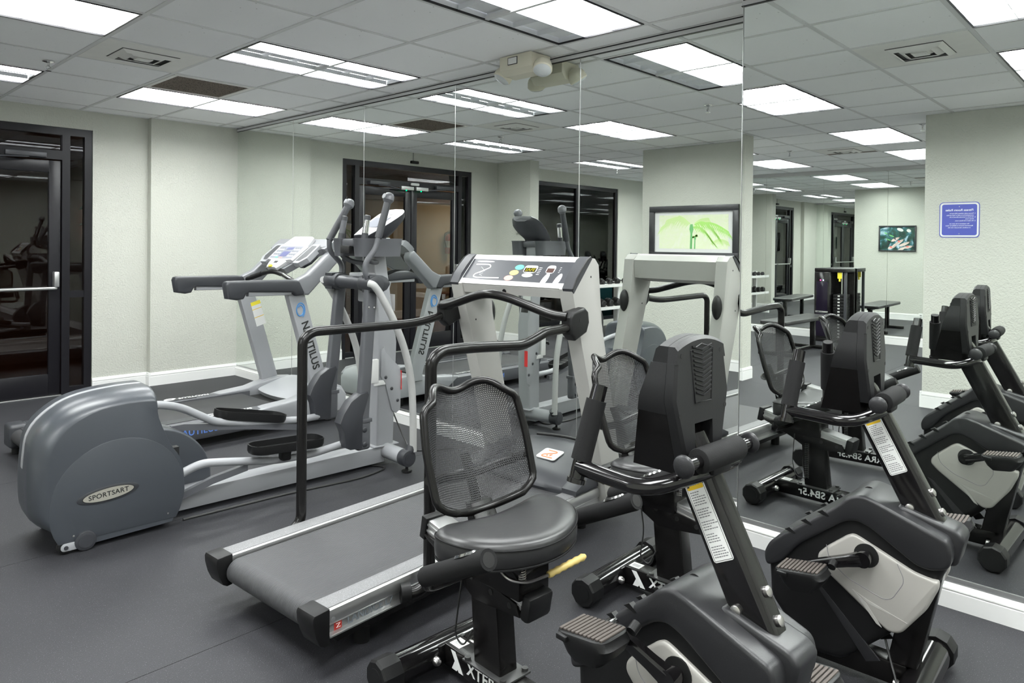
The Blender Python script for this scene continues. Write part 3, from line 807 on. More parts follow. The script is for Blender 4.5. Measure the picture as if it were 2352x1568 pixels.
    for s in (-1, 1):
        panel = [(0.895, 0.478), (0.915, 0.488), (0.935, 0.482), (1.085, 0.420), (1.150, 0.410), (1.148, 0.385), (1.120, 0.318), (1.052, 0.222), (1.018, 0.214), (0.832, 0.345), (0.806, 0.372), (0.808, 0.395), (0.833, 0.424)]
        po = MB().prism(fillet_poly(panel, 0.016), s*0.062, s*0.096, 'xz', 0.010, 3).build('side_panel', M_SILVERPL, b, smooth=40)
        ring = [(0.835, 0.432), (0.845, 0.385), (0.900, 0.345), (1.005, 0.312), (1.028, 0.322), (1.062, 0.385), (1.040, 0.432)]
        MB().tube([(px, s*0.0958, pz) for px, pz in ring], 0.0012, 5, 0.02).build('panel_seam', M_INKGREY, po)
        MB().prism([(0.915, 0.315), (0.965, 0.285), (1.070, 0.262), (0.960, 0.296)], s*0.0945, s*0.0972, 'xz').prism([(0.915, 0.315), (0.955, 0.285), (1.000, 0.225), (0.985, 0.232)], s*0.0945, s*0.0972, 'xz').build('panel_crease', mat('silver_crease', (0.40, 0.39, 0.37), 0.45), po)
        MB().cyl((0.954, s*0.094, 0.432), (0.954, s*0.0985, 0.432), 0.036, seg=24).build('hub_seal', M_GAUNT, po)
        gr = MB().prism([(0.792, 0.300), (0.815, 0.292), (0.995, 0.115), (0.955, 0.098)], s*0.080, s*0.0868, 'xz', 0.002)
        gr.build('grey_stripe', M_SHROUD, ho)
    # socket collar for the mast
    MB().prism(fillet_poly([(1.000, 0.560), (1.030, 0.594), (1.062, 0.588), (1.188, 0.556), (1.207, 0.535), (1.188, 0.450), (1.150, 0.445), (1.060, 0.50)], 0.016), -0.050, 0.050, 'xz', 0.012, 3).build('mast_collar', M_SHROUD, b, smooth=40)
    MB().prism([(1.000, 0.097), (1.085, 0.097), (1.160, 0.46), (1.075, 0.46)], -0.033, 0.033, 'xz', 0.005).build('front_post', M_BLACKSATIN, b)
    MB().tube([(1.0, -0.05, 0.17), (1.02, -0.07, 0.12), (1.06, -0.13, 0.06), (1.05, -0.3, 0.006), (1.16, -0.4, 0.004)], 0.0035, 6, 0.04).build('power_lead', M_INK, b)
    # cranks and pedals
    for s in (-1, 1):
        a = R(crank_deg if s < 0 else crank_deg+180)
        hx, hz = 0.954, 0.432
        ex, ez = hx-0.165*math.cos(a), hz+0.165*math.sin(a)
        d = Vector((ex-hx, 0, ez-hz)).normalized(); n = Vector((-d.z, 0, d.x))
        P = Vector((hx, s*0.128, hz)); Q = Vector((ex, s*0.150, ez))
        rings = []
        for k, wv, tk in ((-0.10, 0.006, 0.006), (-0.07, 0.017, 0.011), (0.0, 0.021, 0.012), (0.3, 0.017, 0.010), (0.9, 0.014, 0.009), (1.0, 0.013, 0.009), (1.07, 0.006, 0.005)):
            c0 = P+(Q-P)*k
            rings.append([c0+n*wv+Vector((0, tk, 0)), c0+n*wv*0.7+Vector((0, tk*1.3, 0)), c0-n*wv*0.7+Vector((0, tk*1.3, 0)), c0-n*wv+Vector((0, tk, 0)), c0-n*wv-Vector((0, tk, 0)), c0-n*wv*0.7-Vector((0, tk*1.3, 0)), c0+n*wv*0.7-Vector((0, tk*1.3, 0)), c0+n*wv-Vector((0, tk, 0))])
        ck = MB().loft(rings).cyl((hx, s*0.09, hz), (hx, s*0.143, hz), 0.017).cyl((hx, s*0.110, hz), (hx, s*0.144, hz), 0.0235, seg=20).cyl((ex, s*0.13, ez), (ex, s*0.19, ez), 0.009)
        cko = ck.build('crank', M_BLACKGLOSS, b)
        py0, py1 = (0.160, 0.270)
        L, tilt = 0.072, R(8)
        rings = []
        for k, zz in ((0.55, -0.048), (0.80, -0.030), (0.98, -0.006), (1.0, 0.004), (0.985, 0.012), (0.95, 0.014)):
            rr = []
            for px, py in rrect(-L, py0, L, py1, 0.030, 4):
                mx, my = px*k, (py-(py0+py1)/2)*(0.5+0.5*k)+(py0+py1)/2
                if zz < 0: mx += 0.010
                rr.append(Vector((ex+mx*math.cos(tilt)-0.0, s*my, ez+zz+mx*math.sin(tilt))))
            rings.append(rr)
        pd = MB().loft(rings).build('pedal', M_BLACK, b, smooth=45)
        tr = MB()
        for k in range(11):
            q = -0.058+k*0.0116
            tr.box((ex+q-0.0035, min(s*(py0+0.012), s*(py1-0.012)), ez+0.0135+q*math.sin(tilt)), (ex+q+0.0035, max(s*(py0+0.012), s*(py1-0.012)), ez+0.0185+q*math.sin(tilt)), 0.001)
        tr.build('tread', mat('worn_brown_rubber', (0.075, 0.062, 0.055), 0.7), pd)
        MB().box((ex-0.055, s*(py1-0.004) if s > 0 else -py1-0.008, ez-0.006), (ex-0.025, s*(py1+0.008) if s > 0 else -py1+0.004, ez+0.006), 0.002).build('strap_peg', M_BLACK, pd)
        MB().cyl((ex+0.075, s*(py0+0.01), ez+0.02), (ex+0.075, s*(py0-0.012), ez+0.03), 0.012).build('strap_peg', M_BLACK, pd)
    # mast
    mdir = Vector((-0.152, 0, 0.29)).normalized(); mn = Vector((mdir.z, 0, -mdir.x))
    m0 = Vector((1.117, 0, 0.525))
    def mp(l, w_, t): return m0+mdir*l+mn*w_+Vector((0, t, 0))
    rings = []
    for l in (-0.03, 0.46):
        ring = []
        for px, py in rrect(-0.047, -0.030, 0.047, 0.030, 0.016, 4): ring.append(mp(l, px, py))
        rings.append(ring)
    mb = MB().loft(rings)
    mast = mb.build('mast', M_BLACKGLOSS, b)
    rings = []
    for l in (-0.06, 0.075):
        rings.append([mp(l, px, py) for px, py in rrect(-0.043, -0.0265, 0.043, 0.0265, 0.014, 4)])
    MB().loft(rings).build('mast_stub', M_BLACKSATIN, mast)
    for s in (-1, 1):
        for l, w_ in ((0.085, -0.022), (0.085-0.035, -0.010)):
            p = mp(l, w_, s*0.030); q = mp(l, w_, s*0.0365)
            MB().tube([p, q, q+Vector((0, s*0.003, 0))], 0.012, 14, radii=[0.012, 0.012, 0.006]).build('bolt', M_STEEL, mast)
    for l in (0.105, 0.045):
        p = mp(l, 0.047, 0); q = mp(l, 0.055, 0)
        MB().tube([p, q, q+mn*0.003], 0.012, 14, radii=[0.012, 0.012, 0.006]).build('bolt', M_STEEL, mast)
    # warning label on the rider's-right face of the mast
    lb = thing_part = MB()
    def lab(x0, y0, x1, y1, r, h0, h1): 
        P = rrect(x0, y0, x1, y1, r, 4)
        return [[mp(l, w_, -0.0301-h0) for w_, l in P], [mp(l, w_, -0.0301-h1) for w_, l in P]]
    lb.loft(lab(-0.031, 0.185, 0.023, 0.375, 0.006, 0, 0.0006))
    lo_ = lb.build('warning_label', M_PAPER, b, label='white warning label with yellow header')
    MB().loft(lab(-0.0265, 0.345, 0.0185, 0.3705, 0.003, 0.0006, 0.0009)).build('header', M_YELLOW, lo_)
    bd = MB()
    for x0, y0, x1, y1 in ((-0.0285, 0.1875, -0.0275, 0.3725), (0.0195, 0.1875, 0.0205, 0.3725), (-0.0285, 0.1875, 0.0205, 0.1885), (-0.0285, 0.3715, 0.0205, 0.3725)):
        bd.loft([[mp(l, w_, -0.0301-h) for w_, l in ((x0, y0), (x1, y0), (x1, y1), (x0, y1))] for h in (0.0006, 0.0009)])
    bd.build('border', M_INK, lo_)
    m = frame_mtx(mp(0.357, 0.0005, -0.0311), mn, mdir)
    lettering('WARNING', 0.0095, M_INK, m, lo_, bold=0.0002, space=1.0, depth=0.0002)
    tri = MB().loft([[mp(l, w_, -0.0301-h) for w_, l in ((-0.0262, 0.351), (-0.0192, 0.351), (-0.0227, 0.364))] for h in (0.0009, 0.0011)])
    tri.build('hazard_triangle', M_INK, lo_)
    rnd = random.Random(3)
    pt = MB()
    for k in range(27):
        l = 0.338-k*0.0055
        if k in (6, 11, 16, 21): continue
        wv = -0.024
        ww = 0.036*rnd.uniform(0.6, 1.0)
        while wv < -0.024+ww:
            q = wv+rnd.uniform(0.003, 0.007)
            pt.loft([[mp(ll, w2, -0.0301-h) for w2, ll in ((wv, l), (q, l), (q, l+0.0022), (wv, l+0.0022))] for h in (0.0006, 0.0008)])
            wv = q+0.0013
    pt.build('small_print', M_INKGREY, lo_, smooth=0, kind='stuff')
    # console
    def outline(z):
        if z > 1.04: return 0.098+(1.16-z)/0.12*0.018 if z < 1.16 else 0.098
        return 0.116-(1.04-z)/0.19*0.055
    def crings(z0, z1, front, backf, n):
        rr = []
        for k in range(n+1):
            z = z0+(z1-z0)*k/n
            w_ = outline(z)
            f_, b_ = front(z), backf(z)
            rr.append((z, w_, f_, b_))
        return rr
    def sb(z): return 0.944+0.012*(1.16-z)/0.25
    def sf(z): return 0.889-(1.16-z)*0.30
    def seam(z): return 0.920+0.004*(1.16-z)/0.25
    def shellpart(zs, f, g_, topcap):
        rings = []
        for z in zs:
            w_ = outline(z)
            rings.append([Vector((f(z), -w_, z)), Vector((f(z), w_, z)), Vector((g_(z), w_, z)), Vector((g_(z), -w_, z))])
        m_ = MB()
        n = 10
        if topcap:
            # arched top, lofted across the width instead
            rr = []
            for k in range(n+1):
                t_ = -1+2*k/n
                zt = 1.158+0.020*(1-t_*t_)
                w_ = 0.098*t_
                rr.append([Vector((f(1.12), w_, 1.12)), Vector((f(1.15), w_, zt-0.008)), Vector((f(1.155)+0.008, w_, zt)), Vector((g_(1.155), w_, zt)), Vector((g_(1.12), w_, 1.12))])
            m_.loft(rr)
        m_.loft(rings)
        return m_
    cb_ = shellpart([1.005, 1.04, 1.08, 1.12], sf, lambda z: seam(z)-0.0008, True)
    con = cb_.build('console', M_CONSOLE, b, smooth=30)
    cl = shellpart([0.862, 0.88, 0.92, 0.96, 1.0048], lambda z: sf(z)+0.002, lambda z: seam(z)-0.0008, False)
    cl.build('console_base', M_BLACKSATIN, con, smooth=30)
    bp = MB()
    # back shell with a slot for the mast
    def shell_slice(zs):
        rings = []
        for z in zs:
            w_ = outline(z)
            rings.append([Vector((seam(z), -w_, z)), Vector((seam(z), w_, z)), Vector((sb(z)-0.006, w_, z)), Vector((sb(z), w_-0.007, z)), Vector((sb(z), -w_+0.007, z)), Vector((sb(z)-0.006, -w_, z))])
        return rings
    bp.loft(shell_slice([0.98, 1.0, 1.04, 1.08, 1.12]))
    rr = []
    for k in range(11):
        t_ = -1+2*k/10
        zt = 1.158+0.020*(1-t_*t_)
        w_ = 0.098*t_
        rr.append([Vector((seam(1.12), w_*1.06, 1.12)), Vector((seam(1.15), w_, zt)), Vector((sb(1.15)-0.008, w_, zt)), Vector((sb(1.15), w_, zt-0.008)), Vector((sb(1.12), w_*1.06, 1.12))])
    bp.loft(rr)
    for s in (-1, 1):
        rings = []
        for z in (0.90, 0.94, 0.98):
            w_ = outline(z)
            rings.append([Vector((seam(z), s*0.038, z)), Vector((seam(z), s*w_, z)), Vector((sb(z)-0.006, s*w_, z)), Vector((sb(z), s*(w_-0.007), z)), Vector((sb(z), s*0.038, z))])
        bp.loft(rings)
    bo2 = bp.build('console_back', M_CONSOLE, con, smooth=30)
    MB().box((0.915, -0.0375, 0.885), (0.921, 0.0375, 0.978)).build('cable_slot', M_GAUNT, con)
    # vent with chevron slats
    vz0, vz1 = 1.030, 1.150
    vb = MB().loft([[Vector((sb(1.09)+h+(1.09-z)*0.048, y_, z)) for y_, z in ((-0.032, vz0), (0.032, vz0), (0.044, vz1-0.004), (0.0, vz1+0.004), (-0.044, vz1-0.004))] for h in (-0.002, 0.0006)])
    vo = vb.build('vent_recess', M_GAUNT, con)
    for k in range(11):
        z = vz0+0.008+k*0.0105
        wv = 0.030+0.012*(z-vz0)/0.12
        sx = sb(z)+0.0006
        for s in (-1, 1):
            MB().loft([[Vector((sx+dx, 0.0, z+dz)) for dx, dz in ((-0.001, 0), (0.003, 0.001), (0.003, 0.004), (-0.001, 0.0048))], [Vector((sx+dx, s*wv, z+dz+0.010)) for dx, dz in ((-0.001, 0), (0.003, 0.001), (0.003, 0.004), (-0.001, 0.0048))]]).build('slat', M_CONSOLE, con, smooth=0)
    fr_ = MB().tube([Vector((sb(z)+0.0005, y_, z)) for y_, z in ((-0.034, vz0-0.004), (0.034, vz0-0.004), (0.047, vz1-0.003), (0.0, vz1+0.009), (-0.047, vz1-0.003))], 0.0022, 6, loop=True)
    fr_.build('vent_rim', M_CONSOLE, con)
    for y_, z in ((-0.082, 1.138), (0.082, 1.138), (-0.095, 1.005), (0.095, 1.005)):
        MB().cyl((sb(z)-0.001, y_, z), (sb(z)+0.0008, y_, z), 0.006, seg=12).build('screw_hole', M_GAUNT, con)
    # rider's screen
    m_ = MB()
    m_.loft([[Vector((sf(z)-h, y_, z)) for y_, z in ((-0.075, 1.02), (0.075, 1.02), (0.075, 1.12), (-0.075, 1.12))] for h in (-0.001, 0.002)])
    m_.build('display', M_PANELGREY, con)
    # U shaped handlebar with tall foam grips
    us = MB().tube([(0.742, -0.195, 0.866), (0.925, -0.188, 0.856), (0.978, -0.10, 0.876), (0.978, 0.10, 0.876), (0.925, 0.188, 0.856), (0.742, 0.195, 0.866)], 0.0185, 16, 0.075, 8)
    for s in (-1, 1):
        us.tube([(0.740, s*0.201, 0.835), (0.742, s*0.195, 0.86), (0.757, s*0.138, 1.052)], 0.0185, 16)
        us.tube([(0.7395, s*0.2025, 0.829), (0.740, s*0.200, 0.839)], 0.0225, 16)
    ub = us.build('handlebar', M_BLACKGLOSS, b)
    for s in (-1, 1):
        MB().cyl((0.7435, s*0.1895, 0.880), (0.7542, s*0.1485, 1.017), 0.0245, seg=18).build('foam_grip', M_FOAM, ub)
        MB().cyl((0.757, s*0.138, 1.0521), (0.75705, s*0.1378, 1.0527), 0.0155, seg=16).build('tube_mouth', M_GAUNT, ub)
    cr2 = MB().cyl((0.992, -0.145, 0.912), (0.992, 0.145, 0.912), 0.0145, seg=14)
    fb = cr2.build('front_bar', M_BLACKGLOSS, b)
    MB().cyl((0.992, -0.085, 0.912), (0.992, 0.085, 0.912), 0.0285, seg=20, bev=0.004).build('foam_roll', M_FOAM, fb)
    for s in (-1, 1):
        MB().ball((0.992, s*0.142, 0.912), (0.026, 0.011, 0.026), 18, 10).build('end_knob', M_SHROUD, fb)
    MB().box((0.945, -0.04, 0.870), (1.005, 0.04, 0.905), 0.008).build('bar_clamp', M_BLACK, b)
    return b
bike1 = make_bike(-1.635, -2.124, -93.05, 0.0, 25, 'black recumbent bike with mesh seat nearest the camera, its yellow-gripped seat lever showing', True)
bike2 = make_bike(-0.768, -2.221, -88.18, -0.135, -20, 'black recumbent bike with mesh seat standing right beside the mirror wall', False)
# ================================================================= treadmill in the middle (beige uprights)
def make_mid_treadmill():
    t = thing('treadmill', 'treadmill with broad beige uprights, red SAFE display console and black handrails, behind the nearest bike', 'treadmill', (-1.98, -1.55, 0), R(3.0))
    # deck rails: extruded aluminium with grey tread strips on top
    for s in (-1, 1):
        y0, y1 = 0.262, 0.352
        prof = [(s*y0, 0.150), (s*y0, 0.200), (s*(y0+0.004), 0.203), (s*(y1-0.012), 0.203), (s*(y1-0.003), 0.199), (s*y1, 0.188), (s*y1, 0.160), (s*(y1-0.006), 0.150), (s*(y1-0.010), 0.148), (s*(y1-0.010), 0.124), (s*(y1+0.006), 0.119), (s*(y1+0.006), 0.114), (s*y0, 0.114)]
        rl = MB().prism(prof, 0.030, 1.72, 'yz').build('side_rail', M_ALU, t, smooth=40)
        MB().box((0.032, min(s*(y0+0.008), s*(y1-0.013)), 0.2031), (1.60, max(s*(y0+0.008), s*(y1-0.013)), 0.2052), 0.0006).build('tread_strip', mat('tread_strip_grey', (0.16, 0.16, 0.165), 0.6, speck=(500, 0.6, (0.3, 0.3, 0.31))), rl)
        cp = [(-0.028, 0.205), (0.028, 0.208), (0.031, 0.206), (0.031, 0.092), (0.010, 0.090), (-0.006, 0.100), (-0.022, 0.135), (-0.032, 0.175), (-0.033, 0.196)]
        MB().prism(cp, s*(y0-0.002), s*(y1+0.003), 'xz', 0.004).build('end_cap', M_BLACK, rl)
        if s < 0:
            m = frame_mtx((0.205, -(y1-0.0098), 0.1355), (1, 0, 0), (0, 0, 1))
            lettering('LANDICE L7', 0.036, M_LETTERGREY, m, rl, bold=0.0008, space=1.0)
            MB().box((0.055, -(y1-0.009), 0.124), (0.085, -(y1-0.0095), 0.148)).build('red_badge', M_DARKRED, rl)
            zz = [(0.062, 0.143), (0.078, 0.143), (0.064, 0.130), (0.080, 0.130)]
            MB().tube([(a, -(y1-0.0086), c) for a, c in zz], 0.0012, 5).build('badge_mark', M_WHITEINK, rl)
            MB().cyl((0.045, -y1+0.002, 0.168), (0.045, -y1-0.0012, 0.168), 0.008, seg=14).build('screw', M_INKGREY, rl)
    # belt: a closed loop round the rear roller
    r = 0.046; cz = 0.142
    path = [(1.55, 0.188)] + arc(0.048, cz, r, 90, 270, 14) + [(1.55, 0.096)]
    bel = MB()
    rings = []
    for yy in (-0.253, 0.253): rings.append([Vector((a, yy, c)) for a, c in path]+[Vector((a, yy, c)) for a, c in reversed([(1.55, 0.184)]+arc(0.048, cz, r-0.004, 90, 270, 14)+[(1.55, 0.100)])])
    bel.loft(rings)
    m = M_BELT
    nt = m.node_tree; N = nt.nodes; L = nt.links
    tc = N.new('ShaderNodeTexCoord'); wv = N.new('ShaderNodeTexWave'); wv.wave_type = 'BANDS'; wv.bands_direction = 'Y'
    wv.inputs['Scale'].default_value = 42; bp = N.new('ShaderNodeBump'); bp.inputs['Strength'].default_value = 0.7; bp.inputs['Distance'].default_value = 0.002
    L.new(tc.outputs['Object'], wv.inputs['Vector']); L.new(wv.outputs['Fac'], bp.inputs['Height']); L.new(bp.outputs[0], N['Principled BSDF'].inputs['Normal'])
    bel.build('running_belt', m, t, smooth=40)
    MB().box((0.08, -0.255, 0.115), (1.7, 0.255, 0.1835)).build('deck', M_GAUNT, t)
    MB().cyl((0.048, -0.262, cz), (0.048, 0.262, cz), 0.012).build('roller_axle', M_STEEL, t)
    ft = MB().box((0.10, -0.30, 0.055), (1.65, -0.25, 0.114)).box((0.10, 0.25, 0.055), (1.65, 0.30, 0.114))
    fo = ft.build('subframe', M_BLACKSATIN, t)
    for px in (0.22, 1.55):
        for s in (-1, 1): MB().cyl((px, s*0.275, 0.0), (px, s*0.275, 0.056), 0.028, seg=16).build('foot', M_BLACK, t)
    # motor hood with side wings
    def hood(y):
        k = 1-(abs(y)/0.262)**2
        return [(1.415-0.02*k, 0.204), (1.425-0.02*k, 0.222+0.010*k), (1.50, 0.252+0.018*k), (1.62, 0.282+0.022*k), (1.74, 0.297+0.022*k), (1.83, 0.300+0.018*k), (1.86, 0.29+0.01*k), (1.90, 0.20), (1.90, 0.114), (1.45, 0.114)]
    rings = [[Vector((a, y_, c)) for a, c in hood(y_)] for y_ in [-0.262+0.524*k/14 for k in range(15)]]
    hd = MB().loft(rings).build('motor_hood', M_DGREY, t, smooth=50)
    MB().tube([Vector((1.80-0.05*(1-(y_/0.2)**2)*-1, y_, 0.325)) for y_ in [-0.2+0.4*k/10 for k in range(11)]], 0.008, 8).build('hood_lip', M_BLACK, hd)
    for s in (-1, 1):
        wp = [(1.40, 0.206), (1.40, 0.228), (1.60, 0.308), (1.66, 0.320), (1.70, 0.310), (1.70, 0.206)]
        MB().prism(wp, min(s*0.264, s*0.352), max(s*0.264, s*0.352), 'xz', 0.006).build('hood_wing', M_DGREY, hd)
    n0 = Vector((-0.22, 0, 0.97)).normalized()
    c0 = Vector((1.60, -0.045, 0.3015)); xd = Vector((0, -1, 0)); yd = Vector((0.97, 0, 0.22))
    fm = frame_mtx(c0, xd, yd)
    st = MB().prism(rrect(-0.060, -0.050, 0.060, 0.050, 0.015), -0.004, 0.0005, 'xy', mtx=fm).build('hood_badge', M_PAPER, hd)
    MB().tube([(-0.028, 0.030, 0.001), (0.024, 0.030, 0.001), (0.030, 0.020, 0.001), (-0.022, -0.012, 0.001), (-0.034, -0.026, 0.001), (-0.026, -0.036, 0.001), (0.038, -0.036, 0.001)], 0.0035, 6, 0.01).build('badge_runner', M_ORANGE, hd).matrix_local = fm
    MB().cyl((-0.006, -0.018, 0), (-0.006, -0.018, 0.0016), 0.006, seg=14).tube([(0.004, -0.012, 0.001), (0.018, -0.004, 0.001), (0.012, -0.022, 0.001)], 0.0025, 6).build('badge_runner', M_ORANGE, hd).matrix_local = fm
    # uprights
    prof = [(1.298, 1.180), (1.312, 1.128), (1.480, 0.598), (1.612, 0.120), (1.760, 0.120), (1.760, 0.135), (1.640, 0.640), (1.545, 1.010), (1.512, 1.290), (1.480, 1.320), (1.437, 1.324)]
    for s, y0, y1 in ((-1, -0.390, -0.312), (1, 0.312, 0.390)):
        up = MB().prism(prof, y0, y1, 'xz', 0.004).build('upright', M_BEIGEGREY, t)
        hs = MB()
        for px, pz in ((1.445, 1.235), (1.41, 0.985)):
            MB().cyl((px, y0-0.0006, pz), (px, y1+0.0006, pz), 0.005, seg=10).build('bolt_hole', M_GAUNT, up)
        # black cap on the front, seen in the mirror
        MB().ball((1.56, s*0.351, 1.01), (0.035, 0.030, 0.075), 16, 12).build('front_cap', M_BLACK, up)
        MB().box((1.64, y0, 0.118), (1.76, y1, 0.122)).build('foot_plate', M_BEIGEGREY, up)
    # console
    pd = Vector((1.437-1.304, 0, 1.324-1.180)).normalized()        # up the sloping face
    pn = Vector((-pd.z, 0, pd.x))
    o0 = Vector((1.304, 0, 1.180))
    L_ = (Vector((1.437, 0, 1.324))-o0).length
    body = [(1.306, 1.176), (1.318, 1.136), (1.335, 1.136), (1.50, 1.165), (1.512, 1.285), (1.480, 1.318), (1.436, 1.321)]
    cb = MB().prism(body, -0.311, 0.311, 'xz', 0.003).build('console_beam', M_BEIGEGREY, t)
    def face(poly, h0, h1):
        return [[o0+Vector((0, -a, 0))+pd*c+pn*h for a, c in poly] for h in (h0, h1)]
    MB().loft(face([(-0.335, 0.0), (0.335, 0.0), (0.335, L_), (-0.335, L_)], -0.004, 0.004)).build('console_face', mat('console_face_silver', (0.62, 0.61, 0.60), 0.4), cb)
    ov = MB().loft(face([(-0.330, 0.034), (-0.2, 0.030), (0.2, 0.028), (0.330, 0.032), (0.330, L_-0.034), (0.0, L_-0.036), (-0.330, L_-0.030)], 0.004, 0.0050)).build('overlay_panel', M_PANELGREY, cb)
    for s in (-1, 1):
        x0, x1 = (0.335, 0.394) if s > 0 else (-0.394, -0.335)
        prof_c = [(-0.012, -0.012), (-0.004, 0.010), (0.05, 0.022), (0.10, 0.022), (L_-0.03, 0.018), (L_+0.002, 0.006), (L_+0.006, -0.012)]
        cpm = MB().loft([[o0+Vector((0, -a, 0))+pd*c+pn*h for c, h in prof_c] for a in (x0, x0+(x1-x0)*0.5, x1)])
        cpm.build('end_cap', M_DGREY, cb)
        ed = MB().tube([o0+Vector((0, -s*0.3945, 0))+pd*c+pn*(h-0.002) for c, h in prof_c[1:6]], 0.0045, 8)
        ed.build('edge_trim', M_BLACK, cb)
    # printed overlay: buttons and displays, x to the rider's right
    def pat(name, poly, m_, h=0.0055):
        return MB().loft(face(poly, 0.0045, h)).build(name, m_, cb)
    pat('start_button', ellipse(0.010, 0.118, 0.028, 0.0165), M_GREEN)
    pat('pause_button', ellipse(-0.006, 0.082, 0.028, 0.0165), M_AMBER)
    pat('stop_button', ellipse(-0.022, 0.047, 0.028, 0.0165), M_PINKRED)
    pat('display_surround', rrect(0.045, 0.086, 0.125, 0.132, 0.014), M_PAPER)
    pat('display', rrect(0.050, 0.090, 0.120, 0.117, 0.003), mat('led_glass', (0.03, 0.025, 0.012), 0.15), 0.0062)
    fm = frame_mtx(o0+Vector((0, -0.085, 0))+pd*0.1035+pn*0.0064, (0, -1, 0), pd)
    lettering('SAFE', 0.027, emission_mat('led_yellow', (0.75, 0.70, 0.05), 0.9), fm, cb, shear=0.12, space=1.05)
    pat('mode_button', ellipse(0.084, 0.070, 0.033, 0.013), mat('pale_green_key', (0.62, 0.70, 0.64), 0.4))
    pat('display_surround', rrect(0.183, 0.086, 0.233, 0.136, 0.016), M_PAPER)
    pat('display', rrect(0.187, 0.091, 0.229, 0.118, 0.003), mat('led_red_off', (0.07, 0.04, 0.035), 0.2), 0.0062)
    def leaf(cx, cy):
        P = []
        for k in range(24):
            a = 2*math.pi*k/24
            P.append((cx+0.0165*math.cos(a)+0.006*math.sin(a), cy+0.043*math.sin(a)))
        return P
    for cx in (0.203, 0.277):
        pat('speed_button', leaf(cx, 0.045), M_PAPER)
        pat('button_print', [(cx-0.016, 0.044), (cx+0.014, 0.044), (cx+0.014, 0.047), (cx-0.016, 0.047)], M_PINKRED, 0.0061)
    for k in range(5):
        pat('legend', [(0.134, 0.118-k*0.0105), (0.152, 0.118-k*0.0105), (0.152, 0.1205-k*0.0105), (0.134, 0.1205-k*0.0105)], M_WHITEINK, 0.0051)
    for k in range(4):
        pat('legend', [(0.258, 0.124-k*0.010), (0.266, 0.124-k*0.010), (0.266, 0.1262-k*0.010), (0.258, 0.1262-k*0.010)], M_WHITEINK, 0.0051)
    fm2 = frame_mtx(o0+pn*0.0046, (0, -1, 0), pd)
    em = MB().tube([(-0.29, 0.128, 0), (-0.195, 0.130, 0), (-0.178, 0.112, 0), (-0.215, 0.088, 0), (-0.262, 0.062, 0), (-0.262, 0.046, 0), (-0.235, 0.040, 0), (-0.085, 0.044, 0)], 0.0045, 6, 0.018)
    em.cyl((-0.205, 0.106, 0), (-0.205, 0.106, 0.001), 0.008, seg=14)
    em.tube([(-0.245, 0.112, 0), (-0.205, 0.086, 0), (-0.232, 0.070, 0)], 0.003, 6).tube([(-0.208, 0.072, 0), (-0.228, 0.060, 0), (-0.205, 0.054, 0)], 0.003, 6)
    eo = em.build('runner_emblem', M_WHITEINK, cb); eo.matrix_local = fm2 @ Matrix.Diagonal((1, 1, 0.15, 1))
    pat('brand_swash', ellipse(-0.235, 0.149, 0.060, 0.005), mat('pale_swash', (0.55, 0.56, 0.58), 0.4), 0.0051)
    MB().cyl((1.309, 0.03, 1.152), (1.317, 0.03, 1.154), 0.011, seg=16).build('key_socket', M_BLACK, cb)
    # handrails, brackets and the arched front bar
    for s in (-1, 1):
        yb = s*0.402
        pts = [(0.335, s*0.362, 0.150), (0.370, s*0.400, 0.150), (0.418, yb, 0.185), (0.418, yb, 0.965), (0.47, yb, 0.995), (0.62, yb, 0.992), (0.93, yb, 0.968), (1.02, yb, 0.990), (1.08, yb, 1.008), (1.25, yb, 1.015)]
        if s > 0: pts = pts[:6]+[(0.93, yb, 0.986), (1.08, yb, 0.986), (1.25, yb, 1.012)]
        hr = MB().tube(pts, 0.0215, 16, 0.075, 7).build('handrail', M_BLACKSATIN, t)
        bpoly = [(1.238, 0.985), (1.232, 1.06), (1.250, 1.085), (1.345, 1.100), (1.372, 1.080), (1.380, 1.03), (1.360, 0.985), (1.275, 0.955)]
        bx_ = MB().prism(bpoly, min(s*0.372, s*0.432), max(s*0.372, s*0.432), 'xz', 0.012, 3).build('rail_bracket', M_BLACK, t)
        MB().cyl((1.305, s*0.4315, 1.045), (1.305, s*0.4330, 1.045), 0.010, seg=14).build('bolt_hole', M_GAUNT, bx_)
        MB().cyl((0.325, s*0.355, 0.150), (0.355, s*0.372, 0.150), 0.034, seg=16).build('rail_clamp', M_BLACK, hr)
    arch = [(1.245, -0.40, 1.062), (1.225, -0.33, 1.068), (1.19, -0.10, 1.135), (1.175, 0.0, 1.150), (1.19, 0.10, 1.135), (1.225, 0.33, 1.068), (1.245, 0.40, 1.062)]
    MB().tube(arch, 0.0215, 16, 0.09, 8).build('front_handlebar', M_BLACKSATIN, t)
    return t
mid_treadmill = make_mid_treadmill()
